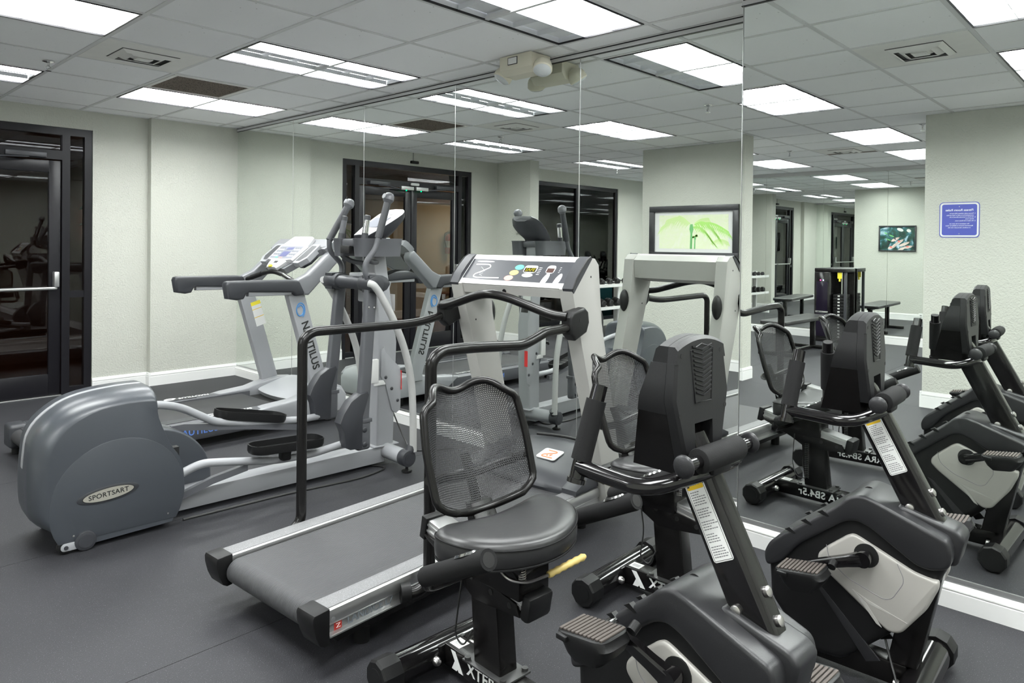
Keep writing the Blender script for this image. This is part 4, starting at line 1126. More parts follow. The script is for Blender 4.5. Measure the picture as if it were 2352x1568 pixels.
# ================================================================= elliptical trainer
def make_elliptical():
    t = thing('elliptical_trainer', 'grey elliptical trainer with a big slate rear drive housing and moving arms', 'elliptical', (-2.3, -0.12, 0), R(-2.8))
    A = [(-0.070, 0.150), (-0.085, 0.254), (-0.083, 0.360), (-0.079, 0.420), (-0.068, 0.500), (-0.030, 0.567), (0.047, 0.629), (0.146, 0.664), (0.294, 0.680), (0.405, 0.680), (0.428, 0.660), (0.433, 0.556), (0.480, 0.417), (0.527, 0.337), (0.544, 0.251), (0.543, 0.139), (0.490, 0.030), (0.159, 0.018), (0.000, 0.090)]
    B = [(-0.020, 0.160), (-0.022, 0.254), (-0.018, 0.360), (-0.013, 0.412), (-0.003, 0.471), (0.035, 0.530), (0.090, 0.577), (0.182, 0.615), (0.300, 0.628), (0.395, 0.624), (0.418, 0.610), (0.427, 0.540), (0.478, 0.410), (0.525, 0.332), (0.542, 0.246), (0.541, 0.139), (0.488, 0.032), (0.160, 0.022), (0.012, 0.100)]
    def smooth(P, corners):
        out = []
        n_ = len(P)
        for i in range(n_):
            p1, p2 = P[i], P[(i+1) % n_]
            p0 = P[i-1] if i not in corners else p1
            p3 = P[(i+2) % n_] if (i+1) % n_ not in corners else p2
            for u in (0.0, 0.33, 0.66):
                out.append(tuple(0.5*((2*p1[q])+(-p0[q]+p2[q])*u+(2*p0[q]-5*p1[q]+4*p2[q]-p3[q])*u*u+(-p0[q]+3*p1[q]-3*p2[q]+p3[q])*u**3) for q in (0, 1)))
        return out
    cn = (9, 16, 17, 18)
    A, B = smooth(A, cn), smooth(B, cn)
    rings = []
    seq = [(-0.206, 1.0), (-0.2045, 0.93), (-0.198, 0.78), (-0.185, 0.57), (-0.165, 0.36), (-0.14, 0.18), (-0.11, 0.05), (-0.08, 0.0), (0.08, 0.0), (0.11, 0.05), (0.14, 0.18), (0.165, 0.36), (0.185, 0.57), (0.198, 0.78), (0.2045, 0.93), (0.206, 1.0)]
    for y, k in seq: rings.append([Vector((a[0]*(1-k)+b_[0]*k, y, a[1]*(1-k)+b_[1]*k)) for a, b_ in zip(A, B)])
    hs = MB().loft(rings).build('rear_housing', M_SHELL, t, smooth=38)
    # pale seam strip over the back
    sm = MB()
    S = A[6:28]
    sm.loft([[Vector((p[0]-0.002, y, p[1]+0.002)) for p in S]+[Vector((p[0]+0.01, y, p[1]-0.01)) for p in reversed(S)] for y in (-0.012, 0.020)])
    sm.build('seam_strip', M_LGREY, hs)
    for s in (-1, 1):
        P = [(0.262+0.283*math.cos(R(a)), 0.190+0.283*math.sin(R(a))) for a in range(-30, 211, 8)]
        P = [p for p in P if p[1] > 0.045]
        MB().prism(P, s*0.200, s*0.2085, 'xz', 0.003).build('side_disc', M_SHELL, hs, smooth=40)
        for px, pz in ((0.075, 0.075), (0.470, 0.075)):
            MB().ball((px, s*0.2065, pz), (0.006, 0.003, 0.006), 10, 6).build('screw', M_STEEL, hs)
        MB().box((0.405, s*0.092-0.020, 0.19), (0.552, s*0.092+0.020, 0.36)).build('arm_slot', M_GAUNT, hs)
    MB().prism([(0.40, 0.30), (0.448, 0.52), (0.436, 0.62), (0.425, 0.62), (0.40, 0.4)], 0.045, 0.085, 'xz').build('arm_slot', M_GAUNT, hs)
    # front disc on the far side
    P = [(0.460+0.315*math.cos(R(a)), 0.130+0.300*math.sin(R(a))) for a in range(-18, 120, 6)]
    P += [(0.30, 0.35), (0.30, 0.035)]
    P = [(a, max(c, 0.035)) for a, c in P]
    dk = MB().prism(P, 0.055, 0.198, 'xz', 0.012, 3).build('front_disc_cover', M_SHELL, t, smooth=40)
    # oval maker's badge on both sides
    for s in (-1, 1):
        tl = R(4 if s < 0 else 176)
        MB().prism(ellipse(0.213, 0.232, 0.128, 0.036, 36, R(4)), s*0.2075, s*0.2115, 'xz', 0.002).build('badge_rim', M_DGREY, hs)
        MB().prism(ellipse(0.213, 0.232, 0.108, 0.029, 36, R(4)), s*0.2105, s*0.2125, 'xz').build('badge_ring', M_INK, hs)
        MB().prism(ellipse(0.213, 0.232, 0.104, 0.026, 36, R(4)), s*0.2115, s*0.2135, 'xz').build('badge_plate', mat('badge_champagne', (0.50, 0.48, 0.42), 0.3, metal=0.5), hs)
        m = frame_mtx((0.213, s*0.2137, 0.232), (math.cos(R(4)), 0, math.sin(R(4))) if s < 0 else (-math.cos(R(4)), 0, -math.sin(R(4))), (0, 0, 1))
        lettering('SPORTSART', 0.030, M_INK, m, hs, bold=0.0004, space=1.05, depth=0.0004)
    # rear transport wheels
    for s in (-1, 1):
        wh = MB().cyl((0.045, s*0.205, 0.032), (0.045, s*0.178, 0.032), 0.032, seg=20, bev=0.006).build('wheel', M_BLACK, t)
        MB().prism(rrect(0.025, 0.016, 0.135, 0.050, 0.016), s*0.206, s*0.213, 'xz', 0.002).build('wheel_bracket', M_LGREY, wh)
        MB().cyl((0.045, s*0.2125, 0.032), (0.045, s*0.2155, 0.032), 0.009, seg=14).build('axle_bolt', M_DGREY, wh)
        MB().cyl((0.120, s*0.17, 0.045), (0.120, s*0.222, 0.045), 0.043, seg=24, bev=0.004).cyl((0.120, s*0.2215, 0.045), (0.120, s*0.2245, 0.045), 0.030, seg=24).build('end_plug', M_DGREY, t)
    MB().cyl((0.12, -0.16, 0.045), (0.12, 0.16, 0.045), 0.032, seg=16).build('rear_cross_tube', M_LGREY, t)
    # main rail, post, front stabiliser
    MB().prism([(0.30, 0.018), (1.80, 0.018), (1.80, 0.118), (0.74, 0.112), (0.30, 0.10)], -0.062, 0.062, 'xz', 0.006).build('main_rail', M_LGREY, t)
    post = MB()
    def prof(z): 
        return None
    post.prism([(1.742, 0.118), (1.868, 0.118), (1.888, 0.760), (1.800, 1.300), (1.712, 1.300), (1.752, 0.850)], -0.055, 0.055, 'xz', 0.012, 3)
    po = post.build('front_post', M_LGREY, t, smooth=40)
    MB().box((1.715, -0.075, 0.118), (1.895, 0.075, 0.124), 0.001).build('post_flange', M_LGREY, po)
    bp = MB().prism([(1.768, 0.720), (1.785, 0.735), (1.800, 0.700), (1.860, 0.640), (1.905, 0.600), (1.915, 0.550), (1.912, 0.330), (1.880, 0.310), (1.850, 0.330), (1.800, 0.500), (1.762, 0.560)], -0.064, -0.0555, 'xz', 0.002)
    bpo = bp.build('cover_plate', M_LGREY, po)
    for px, pz in ((1.80, 0.545), (1.845, 0.470), (1.890, 0.390)): MB().ball((px, -0.0645, pz), (0.011, 0.006, 0.011), 12, 8).build('bolt', M_DGREY, bpo)
    ou = MB().box((1.690, -0.070, 0.52), (1.745, -0.045, 0.665), 0.004).box((1.715, -0.064, 0.50), (1.80, -0.055, 0.53), 0.003).build('outlet_box', M_PAPER, po, label='white outlet box with a black plug')
    for pz in (0.565, 0.625):
        MB().box((1.688, -0.064, pz-0.018), (1.690, -0.050, pz+0.018)).build('socket', mat('socket_shadow', (0.35, 0.35, 0.34), 0.5), po)
    MB().tube([(1.690, -0.058, 0.620), (1.662, -0.060, 0.617), (1.645, -0.062, 0.600)], 0.012, 10, radii=[0.014, 0.013, 0.007]).build('plug', M_BLACK, po)
    MB().box((1.868, -0.057, 0.955), (1.8685, 0.02, 1.06)).build('sticker', M_PAPER, po)
    stb = MB().cyl((1.815, -0.255, 0.085), (1.815, 0.255, 0.085), 0.046, seg=24).build('front_stabilizer', M_LGREY, t)
    for s in (-1, 1):
        MB().cyl((1.815, s*0.235, 0.085), (1.815, s*0.300, 0.085), 0.050, seg=24, bev=0.005).cyl((1.815, s*0.2995, 0.085), (1.815, s*0.3025, 0.085), 0.032, seg=20).tube([(1.835, s*0.272, 0.115), (1.852, s*0.272, 0.150)], 0.032, 16).build('end_cap', M_DGREY, stb)
        MB().cyl((1.815, s*0.275, 0.012), (1.815, s*0.275, 0.040), 0.008).lathe([(0.030, 0.0), (0.032, 0.006), (0.030, 0.014), (0.010, 0.018)], (1.815, s*0.275, 0), 'z', 10).build('levelling_foot', M_BLACK, stb)
    # upper pivot hub with outer guard tubes
    hb = MB().cyl((1.592, -0.255, 1.142), (1.592, 0.255, 1.142), 0.040, seg=22)
    hub = hb.build('pivot_hub', M_DGREY, t)
    for s in (-1, 1):
        hc = MB().cyl((1.592, s*0.13, 1.142), (1.592, s*0.275, 1.142), 0.049, seg=24, bev=0.005)
        rr = []
        for k, (xx, hh) in enumerate(((1.555, 0.050), (1.60, 0.054), (1.64, 0.050), (1.675, 0.034), (1.690, 0.012))):
            rr.append([Vector((xx, s*yv, 1.142+zv*hh)) for yv, zv in ((0.175, -1), (0.175, 1), (0.255, 1), (0.262, 0.4), (0.262, -0.4), (0.255, -1))])
        hc.loft(rr)
        hc.build('hub_cover', M_DGREY, hub, smooth=40)
        yb = s*0.285
        MB().tube([(1.545, s*0.262, 1.148), (1.560, yb, 1.142), (1.600, yb, 1.098), (1.690, yb, 0.955), (1.785, yb, 0.755), (1.838, yb, 0.550), (1.850, yb, 0.350), (1.854, yb, 0.120)], 0.0215, 14, 0.10, 6).build('guard_tube', M_PALE, t)
    MB().box((1.60, -0.05, 1.165), (1.79, 0.05, 1.20), 0.008).box((1.66, -0.045, 1.02), (1.76, 0.045, 1.12), 0.008).build('hub_mount', M_LGREY, t)
    # swinging arms, left and right at opposite strokes
    for s in (-1, 1):
        top = (1.583, 1.105) if s < 0 else (1.682, 1.090)
        bot = (1.530, 0.330) if s < 0 else (1.572, 0.42)
        if s > 0: top = (1.640, 1.110)
        arm = MB()
        d = Vector((bot[0]-top[0], 0, bot[1]-top[1])).normalized(); n = Vector((-d.z, 0, d.x))
        rr = []
        for k in (0, 1):
            c = Vector((top[0], 0, top[1])).lerp(Vector((bot[0], 0, bot[1])), k)
            w_ = 0.034+0.004*k
            rr.append([c+n*a+Vector((0, s*b_, 0)) for a, b_ in rrect(-w_, 0.196, w_, 0.246, 0.014, 4)])
        arm.loft(rr)
        ao = arm.build('swing_arm', M_MGREY, t, smooth=40)
        for px in (-0.018, 0.018):
            c = Vector((top[0], s*0.2465, top[1]))+d*0.10+n*px
            MB().ball(c, (0.006, 0.003, 0.006), 10, 6).build('bolt', M_STEEL, ao)
        sh = MB().box((bot[0]-0.042, min(s*0.192, s*0.250), bot[1]-0.15), (bot[0]+0.048, max(s*0.192, s*0.250), bot[1]+0.030), 0.018, 3).build('lower_link', M_MGREY, ao)
        for pz in (-0.115, -0.03):
            MB().ball((bot[0]+0.004, s*0.251, bot[1]+pz), (0.016, 0.006, 0.016), 14, 8).build('pivot_bolt', M_DGREY, ao)
        MB().box((bot[0]-0.045, min(s*0.190, s*0.254), bot[1]+0.010), (bot[0]+0.052, max(s*0.190, s*0.254), bot[1]+0.032), 0.003).build('link_cap', M_MGREY, ao)
        dx, dz = (0, 0) if s < 0 else (0.045, 0.085)
        fl = [(1.372, 0.360), (1.392, 0.410), (1.440, 0.475), (1.500, 0.510), (1.550, 0.520), (1.560, 0.500), (1.520, 0.380), (1.515, 0.196), (1.44, 0.200), (1.412, 0.215), (1.400, 0.30)]
        MB().prism([(a+dx, c+dz) for a, c in fl], min(s*0.182, s*0.256), max(s*0.182, s*0.256), 'xz', 0.006).build('shin_guard', M_DGREY, t)
        # upper handle
        if s < 0: hp = [(1.580, -0.221, 1.15), (1.545, -0.221, 1.20), (1.545, -0.221, 1.265), (1.618, -0.221, 1.352), (1.634, -0.221, 1.42)]; g0, g1, kn = (1.633, -0.221, 1.412), (1.697, -0.221, 1.628), (1.704, -0.221, 1.650)
        else: hp = [(1.625, 0.221, 1.15), (1.650, 0.221, 1.185), (1.652, 0.221, 1.245), (1.562, 0.221, 1.335), (1.562, 0.221, 1.40)]; g0, g1, kn = (1.560, 0.221, 1.396), (1.688, 0.221, 1.610), (1.708, 0.221, 1.634)
        ho = MB().tube(hp, 0.0165, 14, 0.06, 6).build('moving_handle', M_MGREY, t)
        MB().cyl(g0, g1, 0.0215, seg=16).build('hand_grip', M_DGREY, ho)
        dv = (Vector(g1)-Vector(g0)).normalized()
        q = Vector(g1)
        kb = MB().tube([q-dv*0.006, q+dv*0.012, q+dv*0.038, q+dv*0.052, q+dv*0.058], 0.03, 14, radii=[0.022, 0.034, 0.032, 0.022, 0.008])
        kb.build('handle_knob', M_MGREY, ho)
        ft = Vector(kn)+Vector((-0.030, 0, 0.012))
        MB().tube([ft, ft+Vector((-0.005, 0, 0.002))], 0.016, 14).build('knob_face', M_LGREY, ho)
        # fixed handle with pulse pad
        if s < 0: fp = [(1.745, -0.04, 1.262), (1.66, -0.10, 1.268), (1.612, -0.130, 1.298), (1.590, -0.130, 1.345), (1.594, -0.130, 1.395)]
        else: fp = [(1.745, 0.04, 1.250), (1.66, 0.10, 1.262), (1.600, 0.130, 1.298), (1.584, 0.130, 1.340), (1.588, 0.130, 1.395)]
        fo = MB().tube(fp, 0.015, 12, 0.05, 6).build('fixed_handle', M_MGREY, t)
        a0 = Vector(fp[-1]); a1 = Vector((1.617, s*0.130, 1.548))
        dv = (a1-a0).normalized()
        MB().tube([a0-dv*0.004, a0+dv*0.045], 0.020, 14).build('grip_collar', M_DGREY, fo)
        MB().tube([a1-dv*0.030, a1-dv*0.004, a1], 0.02, 14, radii=[0.0195, 0.0195, 0.013]).build('grip_cap', M_DGREY, fo)
        MB().tube([a0+dv*0.045, a1-dv*0.030], 0.0185, 14).build('pulse_pad', M_CHROME if s < 0 else M_MGREY, fo)
    # pedal arms
    for s in (-1, 1):
        if s < 0:
            pp = [(0.470, -0.150, 0.200), (0.560, -0.150, 0.240), (0.645, -0.155, 0.268), (0.760, -0.160, 0.252), (1.040, -0.165, 0.205), (1.250, -0.170, 0.200), (1.430, -0.175, 0.222), (1.530, -0.220, 0.235)]
            st = [(0.480, 0.118), (0.560, 0.128), (0.700, 0.170), (0.880, 0.200)]; pl = (0.872, 0.292, 1.285, 0.272)
        else:
            pp = [(0.400, 0.070, 0.560), (0.560, 0.100, 0.530), (0.650, 0.130, 0.495), (0.828, 0.150, 0.388), (1.05, 0.160, 0.345), (1.348, 0.170, 0.312), (1.56, 0.220, 0.300)]
            st = [(0.600, 0.385), (0.665, 0.386), (1.0, 0.335), (1.36, 0.268)]; pl = (0.846, 0.418, 1.250, 0.330)
        ao = MB().tube(pp, 0.0205, 14, 0.05, 6).build('pedal_arm', M_LGREY, t)
        yy = s*0.150 if s < 0 else 0.16
        sb_ = MB()
        rr = []
        for a, c in st: rr.append([Vector((a, yy-0.014, c-0.017)), Vector((a, yy+0.014, c-0.017)), Vector((a, yy+0.014, c+0.017)), Vector((a, yy-0.014, c+0.017))])
        sb_.loft(rr); sb_.build('link_bar', M_MGREY, t)
        # foot plate: ribbed tray with raised lip
        x0, z0, x1, z1 = pl
        yc = s*0.195
        sl = math.atan2(z1-z0, x1-x0)
        Lp = math.hypot(x1-x0, z1-z0)
        pm = Matrix.Translation((x0, yc, z0)) @ Matrix.Rotation(-sl, 4, 'Y')
        def foot(k):
            P = []
            for px, py in rrect(0, -0.075, Lp, 0.075, 0.055, 6):
                f = 1.0-0.18*max(0, (0.35-px/Lp))/0.35
                P.append(((px-Lp/2)*k+Lp/2, py*k*f))
            return P
        base = MB()
        rr = [[Vector((px, py, z)) for px, py in foot(k)] for k, z in ((0.90, -0.018), (0.97, -0.014), (1.0, 0.0), (1.0, 0.030), (0.975, 0.030), (0.965, -0.002), (0.5, -0.003))]
        base.loft(rr); base.bm.transform(pm)
        fo = base.build('pedal', M_BLACK, t, smooth=40)
        rb = MB()
        for k in range(6): rb.box((0.06+k*0.05, -0.045, -0.003), (0.075+k*0.05, 0.045, 0.001), 0.001)
        rb.bm.transform(pm); rb.build('tread', M_BLACK, fo)
        bk = MB().box((Lp*0.42, -0.03, -0.075), (Lp*0.55, 0.03, -0.016), 0.012); bk.bm.transform(pm); bk.build('pedal_bracket', M_BLACK, fo)
    # console, cup tray
    tr = MB()
    for s in (-1, 1):
        rr = []
        for z, g in ((1.300, 0.94), (1.398, 1.0), (1.405, 1.03), (1.410, 1.03)):
            rr.append([Vector((1.70+(px)*g, s*(0.115+py*g), z)) for px, py in rrect(-0.155, -0.05, 0.155, 0.05, 0.03, 4)])
        tr.loft(rr)
    tr.box((1.56, -0.07, 1.36), (1.82, 0.07, 1.405), 0.01)
    tro = tr.build('cup_tray', M_MGREY, t, smooth=40)
    MB().box((1.538, -0.05, 1.318), (1.56, 0.05, 1.365), 0.004).build('tray_recess', M_GAUNT, tro)
    MB().prism([(1.715, 1.29), (1.80, 1.29), (1.800, 1.43), (1.735, 1.44)], -0.05, 0.05, 'xz', 0.006).build('console_neck', M_LGREY, t)
    dd = Vector((1.91-1.655, 0, 1.582-1.420)).normalized(); nn = Vector((-dd.z, 0, dd.x)); oo = Vector((1.650, 0, 1.420)); Lc = 0.31
    def cw(k): return 0.075+0.060*math.sin(min(1, k*1.25)*math.pi/2)-0.045*max(0, (k-0.8)/0.2)**2
    rr = []
    for k in [0, 0.1, 0.25, 0.4, 0.55, 0.7, 0.82, 0.92, 1.0]:
        w_ = cw(k); th = 0.035+0.055*math.sin(math.pi*min(1, k*0.9+0.1))
        c = oo+dd*(Lc*k)
        rr.append([c+Vector((0, -w_, 0)), c+nn*0.010+Vector((0, -w_*0.9, 0)), c+nn*0.014, c+nn*0.010+Vector((0, w_*0.9, 0)), c+Vector((0, w_, 0)), c-nn*th*0.6+Vector((0, w_*0.86, 0)), c-nn*th+Vector((0, w_*0.4, 0)), c-nn*th-Vector((0, w_*0.4, 0)), c-nn*th*0.6-Vector((0, w_*0.86, 0))])
    con = MB().loft(rr).build('console', M_DGREY, t, smooth=45)
    rr = []
    for k in [0.01, 0.1, 0.25, 0.4, 0.55, 0.7, 0.82, 0.92, 0.995]:
        w_ = cw(k); c = oo+dd*(Lc*k)
        rr.append([c+nn*0.004+Vector((0, -w_*1.0, 0)), c+nn*0.0118+Vector((0, -w_*0.9, 0)), c+nn*0.0158, c+nn*0.0118+Vector((0, w_*0.9, 0)), c+nn*0.004+Vector((0, w_*1.0, 0))])
    MB().loft(rr).build('console_face', M_WHITEPL, con, smooth=45)
    MB().loft([[oo+dd*(Lc*k)+Vector((0, y, 0))+nn*h for k, y in ((0.28, -0.075), (0.28, 0.075), (0.66, 0.085), (0.66, -0.085))] for h in (0.013, 0.0170)]).build('screen', M_OVERLAY, con)
    for y in (-0.035, 0.035): MB().loft([[oo+dd*(Lc*0.78)+dd*a+Vector((0, y+b_, 0))+nn*h for a, b_ in ellipse(0, 0, 0.008, 0.020, 14)] for h in (0.013, 0.0172)]).build('key', mat('pale_key', (0.55, 0.56, 0.56), 0.4), con)
    # maker's name on the mirror side of the post, as the mirror shows it
    sp = MB().loft([[Vector((1.8045+h, y, z)) for y, z in ((-0.030, 1.05), (0.030, 1.05), (0.030, 1.30), (-0.030, 1.30))] for h in (0.0, 0.001)])
    m = frame_mtx((1.846, 0, 1.030), (-0.16, 0, 0.985), (0, -1, 0))
    lettering('SPORTSART', 0.045, M_WHITEINK, m, po, bold=0.0008)
    bpz = MB().loft([[Vector((1.888+(0.760-z)*0.1637+h, y, z)) for y, z in ((-0.034, 0.86), (0.034, 0.86), (0.034, 1.22), (-0.034, 1.22))] for h in (-0.002, 0.0012)])
    bpz.build('name_plate', M_INK, po)
    MB().box((1.9135, -0.070, 0.455), (1.916, -0.040, 0.575)).build('red_sticker', M_RED, po)
    return t
elliptical = make_elliptical()
tag(MB().tube([(-0.55, -0.05, 0.006), (-0.62, -0.20, 0.006), (-0.52, -0.34, 0.006), (-0.75, -0.40, 0.006), (-1.20, -0.33, 0.006), (-1.75, -0.30, 0.006)], 0.006, 8, 0.12, 8).build('power_cord', M_INK), 'black power cord lying on the floor along the elliptical rail', 'cord')
tag(MB().tube([(-0.16, 0.13, 0.24), (-0.12, 0.05, 0.05), (-0.15, -0.05, 0.005), (-0.25, -0.14, 0.005), (-0.05, -0.30, 0.005), (0.16, -0.33, 0.005)], 0.005, 8, 0.08, 8).build('power_cord', M_INK), 'black power cord on the floor between elliptical post and mirror baseboard', 'cord')
# ================================================================= silver treadmill by the corner
def make_silver_treadmill():
    t = thing('treadmill', 'silver treadmill with white console and long grey arms in the corner by the mirror', 'treadmill', (-2.1, 1.25, 0), R(1.0))
    lett = mat('blue_print', (0.10, 0.20, 0.55), 0.4)
    for s in (-1, 1):
        y0, y1 = 0.275, 0.395
        prof = [(s*y0, 0.155), (s*y0, 0.186), (s*(y0+0.01), 0.192), (s*(y1-0.02), 0.190), (s*y1, 0.172), (s*y1, 0.075), (s*(y1-0.012), 0.060), (s*y0, 0.060)]
        rl = MB().prism(prof, 0.10, 1.62, 'yz', 0).build('side_rail', M_MGREY, t, smooth=40)
        MB().prism([(s*(y0+0.012), 0.1925), (s*(y1-0.022), 0.1905), (s*(y1-0.022), 0.1935), (s*(y0+0.012), 0.1955)], 0.11, 1.20, 'yz').build('tread_strip', M_DGREY, rl)
        MB().box((0.0, min(s*0.250, s*0.40), 0.050), (0.105, max(s*0.250, s*0.40), 0.200), 0.022, 3).build('end_cap', M_DGREY, rl)
        wing = [(1.34, 0.186), (1.42, 0.198), (1.62, 0.212), (1.72, 0.238), (1.90, 0.262), (2.02, 0.25), (2.07, 0.20), (2.07, 0.075), (1.50, 0.075), (1.42, 0.13)]
        MB().prism(wing, min(s*0.285, s*0.402), max(s*0.285, s*0.402), 'xz', 0.012, 3).build('side_wing', M_LGREY, t, smooth=40)
        if s < 0:
            m = frame_mtx((0.90, -0.3965, 0.118), (1, 0, 0), (0, 0, 1))
            lettering('MOTION TRAINER' if False else 'NAUTILUS', 0.060, lett, m, rl, bold=0.001, space=1.05)
        m = frame_mtx((1.20, s*0.335, 0.1965), (1, 0, 0) if s < 0 else (-1, 0, 0), (0, 1, 0) if s < 0 else (0, -1, 0))
        lettering('NAUTILUS', 0.050, M_WHITEINK, m, rl, bold=0.0008, shear=0.2)
        sw = MB().tube([(1.02+0.05*math.cos(R(a))*(1-a/900), s*0.335+s*0.028*math.sin(R(a))*(1-a/900), 0.1960) for a in range(20, 420, 20)], 0.0035, 6)
        sw.build('swirl_emblem', M_WHITEINK, rl)
    MB().box((0.06, -0.272, 0.150), (1.55, 0.272, 0.176), 0.004).build('running_belt', M_BELTDARK, t)
    MB().cyl((0.055, -0.262, 0.125), (0.055, 0.262, 0.125), 0.046, seg=20).build('rear_roller', M_BELTDARK, t)
    MB().box((0.10, -0.27, 0.07), (1.95, 0.27, 0.148)).build('deck', M_GAUNT, t)
    for px in (0.06, 1.95):
        for s in (-1, 1): MB().cyl((px, s*0.33, 0.0), (px, s*0.33, 0.07), 0.03, seg=14).build('foot', M_BLACK, t)
    # white motor hood
    def hood(y):
        k = 1-(abs(y)/0.30)**2
        return [(1.70-0.05*k, 0.186), (1.715-0.05*k, 0.198), (1.80, 0.226+0.010*k), (1.90, 0.252+0.015*k), (2.00, 0.262+0.018*k), (2.09, 0.242+0.014*k), (2.13, 0.18), (2.13, 0.06), (1.75, 0.06)]
    hd = MB().loft([[Vector((a, y_, c)) for a, c in hood(y_)] for y_ in [-0.30+0.60*k/14 for k in range(15)]]).build('motor_hood', mat('hood_silver', (0.42, 0.43, 0.45), 0.35), t, smooth=50)
    m = frame_mtx((1.83, -0.03, 0.305), (0, -1, 0), (0.985, 0, 0.15))
    for k in range(3):
        MB().box((1.93+k*0.03, -0.12, 0.271+0.004*k), (1.936+k*0.03, 0.0, 0.278+0.004*k)).build('hood_print', M_INKGREY, hd)
    # uprights
    for s in (-1, 1):
        prof = [(1.548, 1.010), (1.676, 1.040), (1.905, 0.270), (1.905, 0.20), (1.770, 0.20), (1.770, 0.260)]
        up = MB().prism(prof, min(s*0.352, s*0.415), max(s*0.352, s*0.415), 'xz', 0.008, 3).build('upright', M_LGREY, t)
        yo = s*0.4155
        xd = Vector((0.215, 0, -0.75)).normalized()
        if s < 0:
            m = frame_mtx((1.738, yo, 0.610), xd, (xd.z*-1.0, 0, xd.x))
            lettering('NAUTILUS', 0.082, M_INK, m, up, bold=0.0018, space=1.0)
            sw = MB().tube([(1.652+0.052*math.cos(R(a))*(1-a/1200)*0.72, yo, 0.880+0.056*math.sin(R(a))*(1-a/1200)) for a in range(-60, 520, 20)], 0.0045, 6)
            sw.build('swirl_emblem', M_BLUE, up)
        else:
            m = frame_mtx((1.738, yo, 0.610), xd, (xd.z, 0, -xd.x))
            lettering('NAUTILUS', 0.082, M_INK, m, up, bold=0.0018)
            sw = MB().tube([(1.652+0.052*math.cos(R(a))*(1-a/1200)*0.72, yo, 0.880+0.056*math.sin(R(a))*(1-a/1200)) for a in range(-60, 520, 20)], 0.0045, 6)
            sw.build('swirl_emblem', M_BLUE, up)
            # caution sticker on the inner face of the far upright
            yi = 0.3515
            def lab(l0, l1, w0, w1, h):
                c = Vector((1.650, yi, 0.880)); n = Vector((-xd.z, 0, xd.x))
                return [[c+xd*l+n*w_+Vector((0, -hh, 0)) for l, w_ in ((l0, w0), (l0, w1), (l1, w1), (l1, w0))] for hh in (0, h)]
            st = MB().loft(lab(0, 0.205, 0.010, 0.094, 0.0006)).build('caution_sticker', M_PAPER, up)
            MB().loft(lab(0, 0.030, 0.010, 0.094, 0.0010)).build('sticker_header', M_SUNNY, up)
            for l in (0.060, 0.128): MB().loft(lab(l, l+0.005, 0.010, 0.094, 0.0010)).build('sticker_rule', M_YELLOW, up)
    # long side arms
    for s in (-1, 1):
        y0, y1 = (-0.455, -0.375) if s < 0 else (0.375, 0.455)
        prof = [(1.068, 1.085), (1.078, 1.106), (1.10, 1.112), (1.56, 1.108), (1.66, 1.10), (1.70, 1.02), (1.655, 0.992), (1.60, 0.988), (1.565, 1.015), (1.235, 1.030), (1.215, 1.020), (1.195, 0.985), (1.150, 0.978), (1.085, 0.990)]
        MB().prism(prof, y0, y1, 'xz', 0.016, 3).build('side_arm', M_DGREY, t, smooth=40)
        MB().prism([(1.235, 1.000), (1.57, 0.995), (1.57, 1.035), (1.235, 1.045)], y0+0.016, y1-0.016, 'xz', 0.012).build('pulse_plate', M_LGREY, t)
        slab = [(1.60, 1.10), (1.655, 0.992), (1.70, 0.990), (1.955, 1.235), (1.962, 1.268), (1.945, 1.305), (1.900, 1.318), (1.70, 1.145)]
        MB().prism(slab, min(s*0.37, s*0.456), max(s*0.37, s*0.456), 'xz', 0.016, 3).build('console_arm', mat('silver_grey_plastic', (0.16, 0.163, 0.175), 0.4), t, smooth=40)
    # bridge under the console, cross bar with pulse grips
    dd = Vector((1.935-1.640, 0, 1.428-1.185)).normalized(); nn = Vector((-dd.z, 0, dd.x)); oo = Vector((1.640, 0, 1.185))
    def slabr(ks, ws, h0, h1):
        return [[oo+dd*k+Vector((0, -w_, 0))+nn*h0, oo+dd*k+Vector((0, w_, 0))+nn*h0, oo+dd*k+Vector((0, w_, 0))+nn*h1, oo+dd*k+Vector((0, -w_, 0))+nn*h1] for k, w_ in zip(ks, ws)]
    br = MB()
    br.loft(slabr([0.265, 0.30, 0.36, 0.385], [0.40, 0.415, 0.415, 0.40], -0.085, -0.030))
    br.loft(slabr([0.02, 0.10, 0.20, 0.30], [0.10, 0.16, 0.20, 0.21], -0.075, -0.025))
    for s in (-1, 1):
        br.loft([[oo+dd*k+Vector((0, s*y, 0))+nn*h for y, h in ((a, -0.08), (a+0.045, -0.08), (a+0.045, -0.03), (a, -0.03))] for k, a in ((0.02, 0.09), (0.16, 0.20), (0.30, 0.34))])
    br.build('console_bridge', mat('silver_grey_plastic', (0.16, 0.163, 0.175), 0.4), t, smooth=40)
    MB().tube([(1.64, -0.385, 1.075), (1.66, -0.14, 1.135), (1.655, 0.0, 1.155), (1.66, 0.14, 1.135), (1.64, 0.385, 1.075)], 0.018, 14, 0.08, 6).build('cross_bar', M_BLACK, t)
    for s in (-1, 1): MB().tube([(1.642, s*0.30, 1.095), (1.655, s*0.16, 1.130)], 0.0195, 14).build('pulse_grip', M_CHROME if s < 0 else M_FOAM, t)
    # white console
    ks = [0.0, 0.02, 0.085, 0.095, 0.26, 0.27, 0.355, 0.375]
    ws = [0.070, 0.085, 0.115, 0.185, 0.205, 0.185, 0.155, 0.140]
    cm = MB()
    rr = []
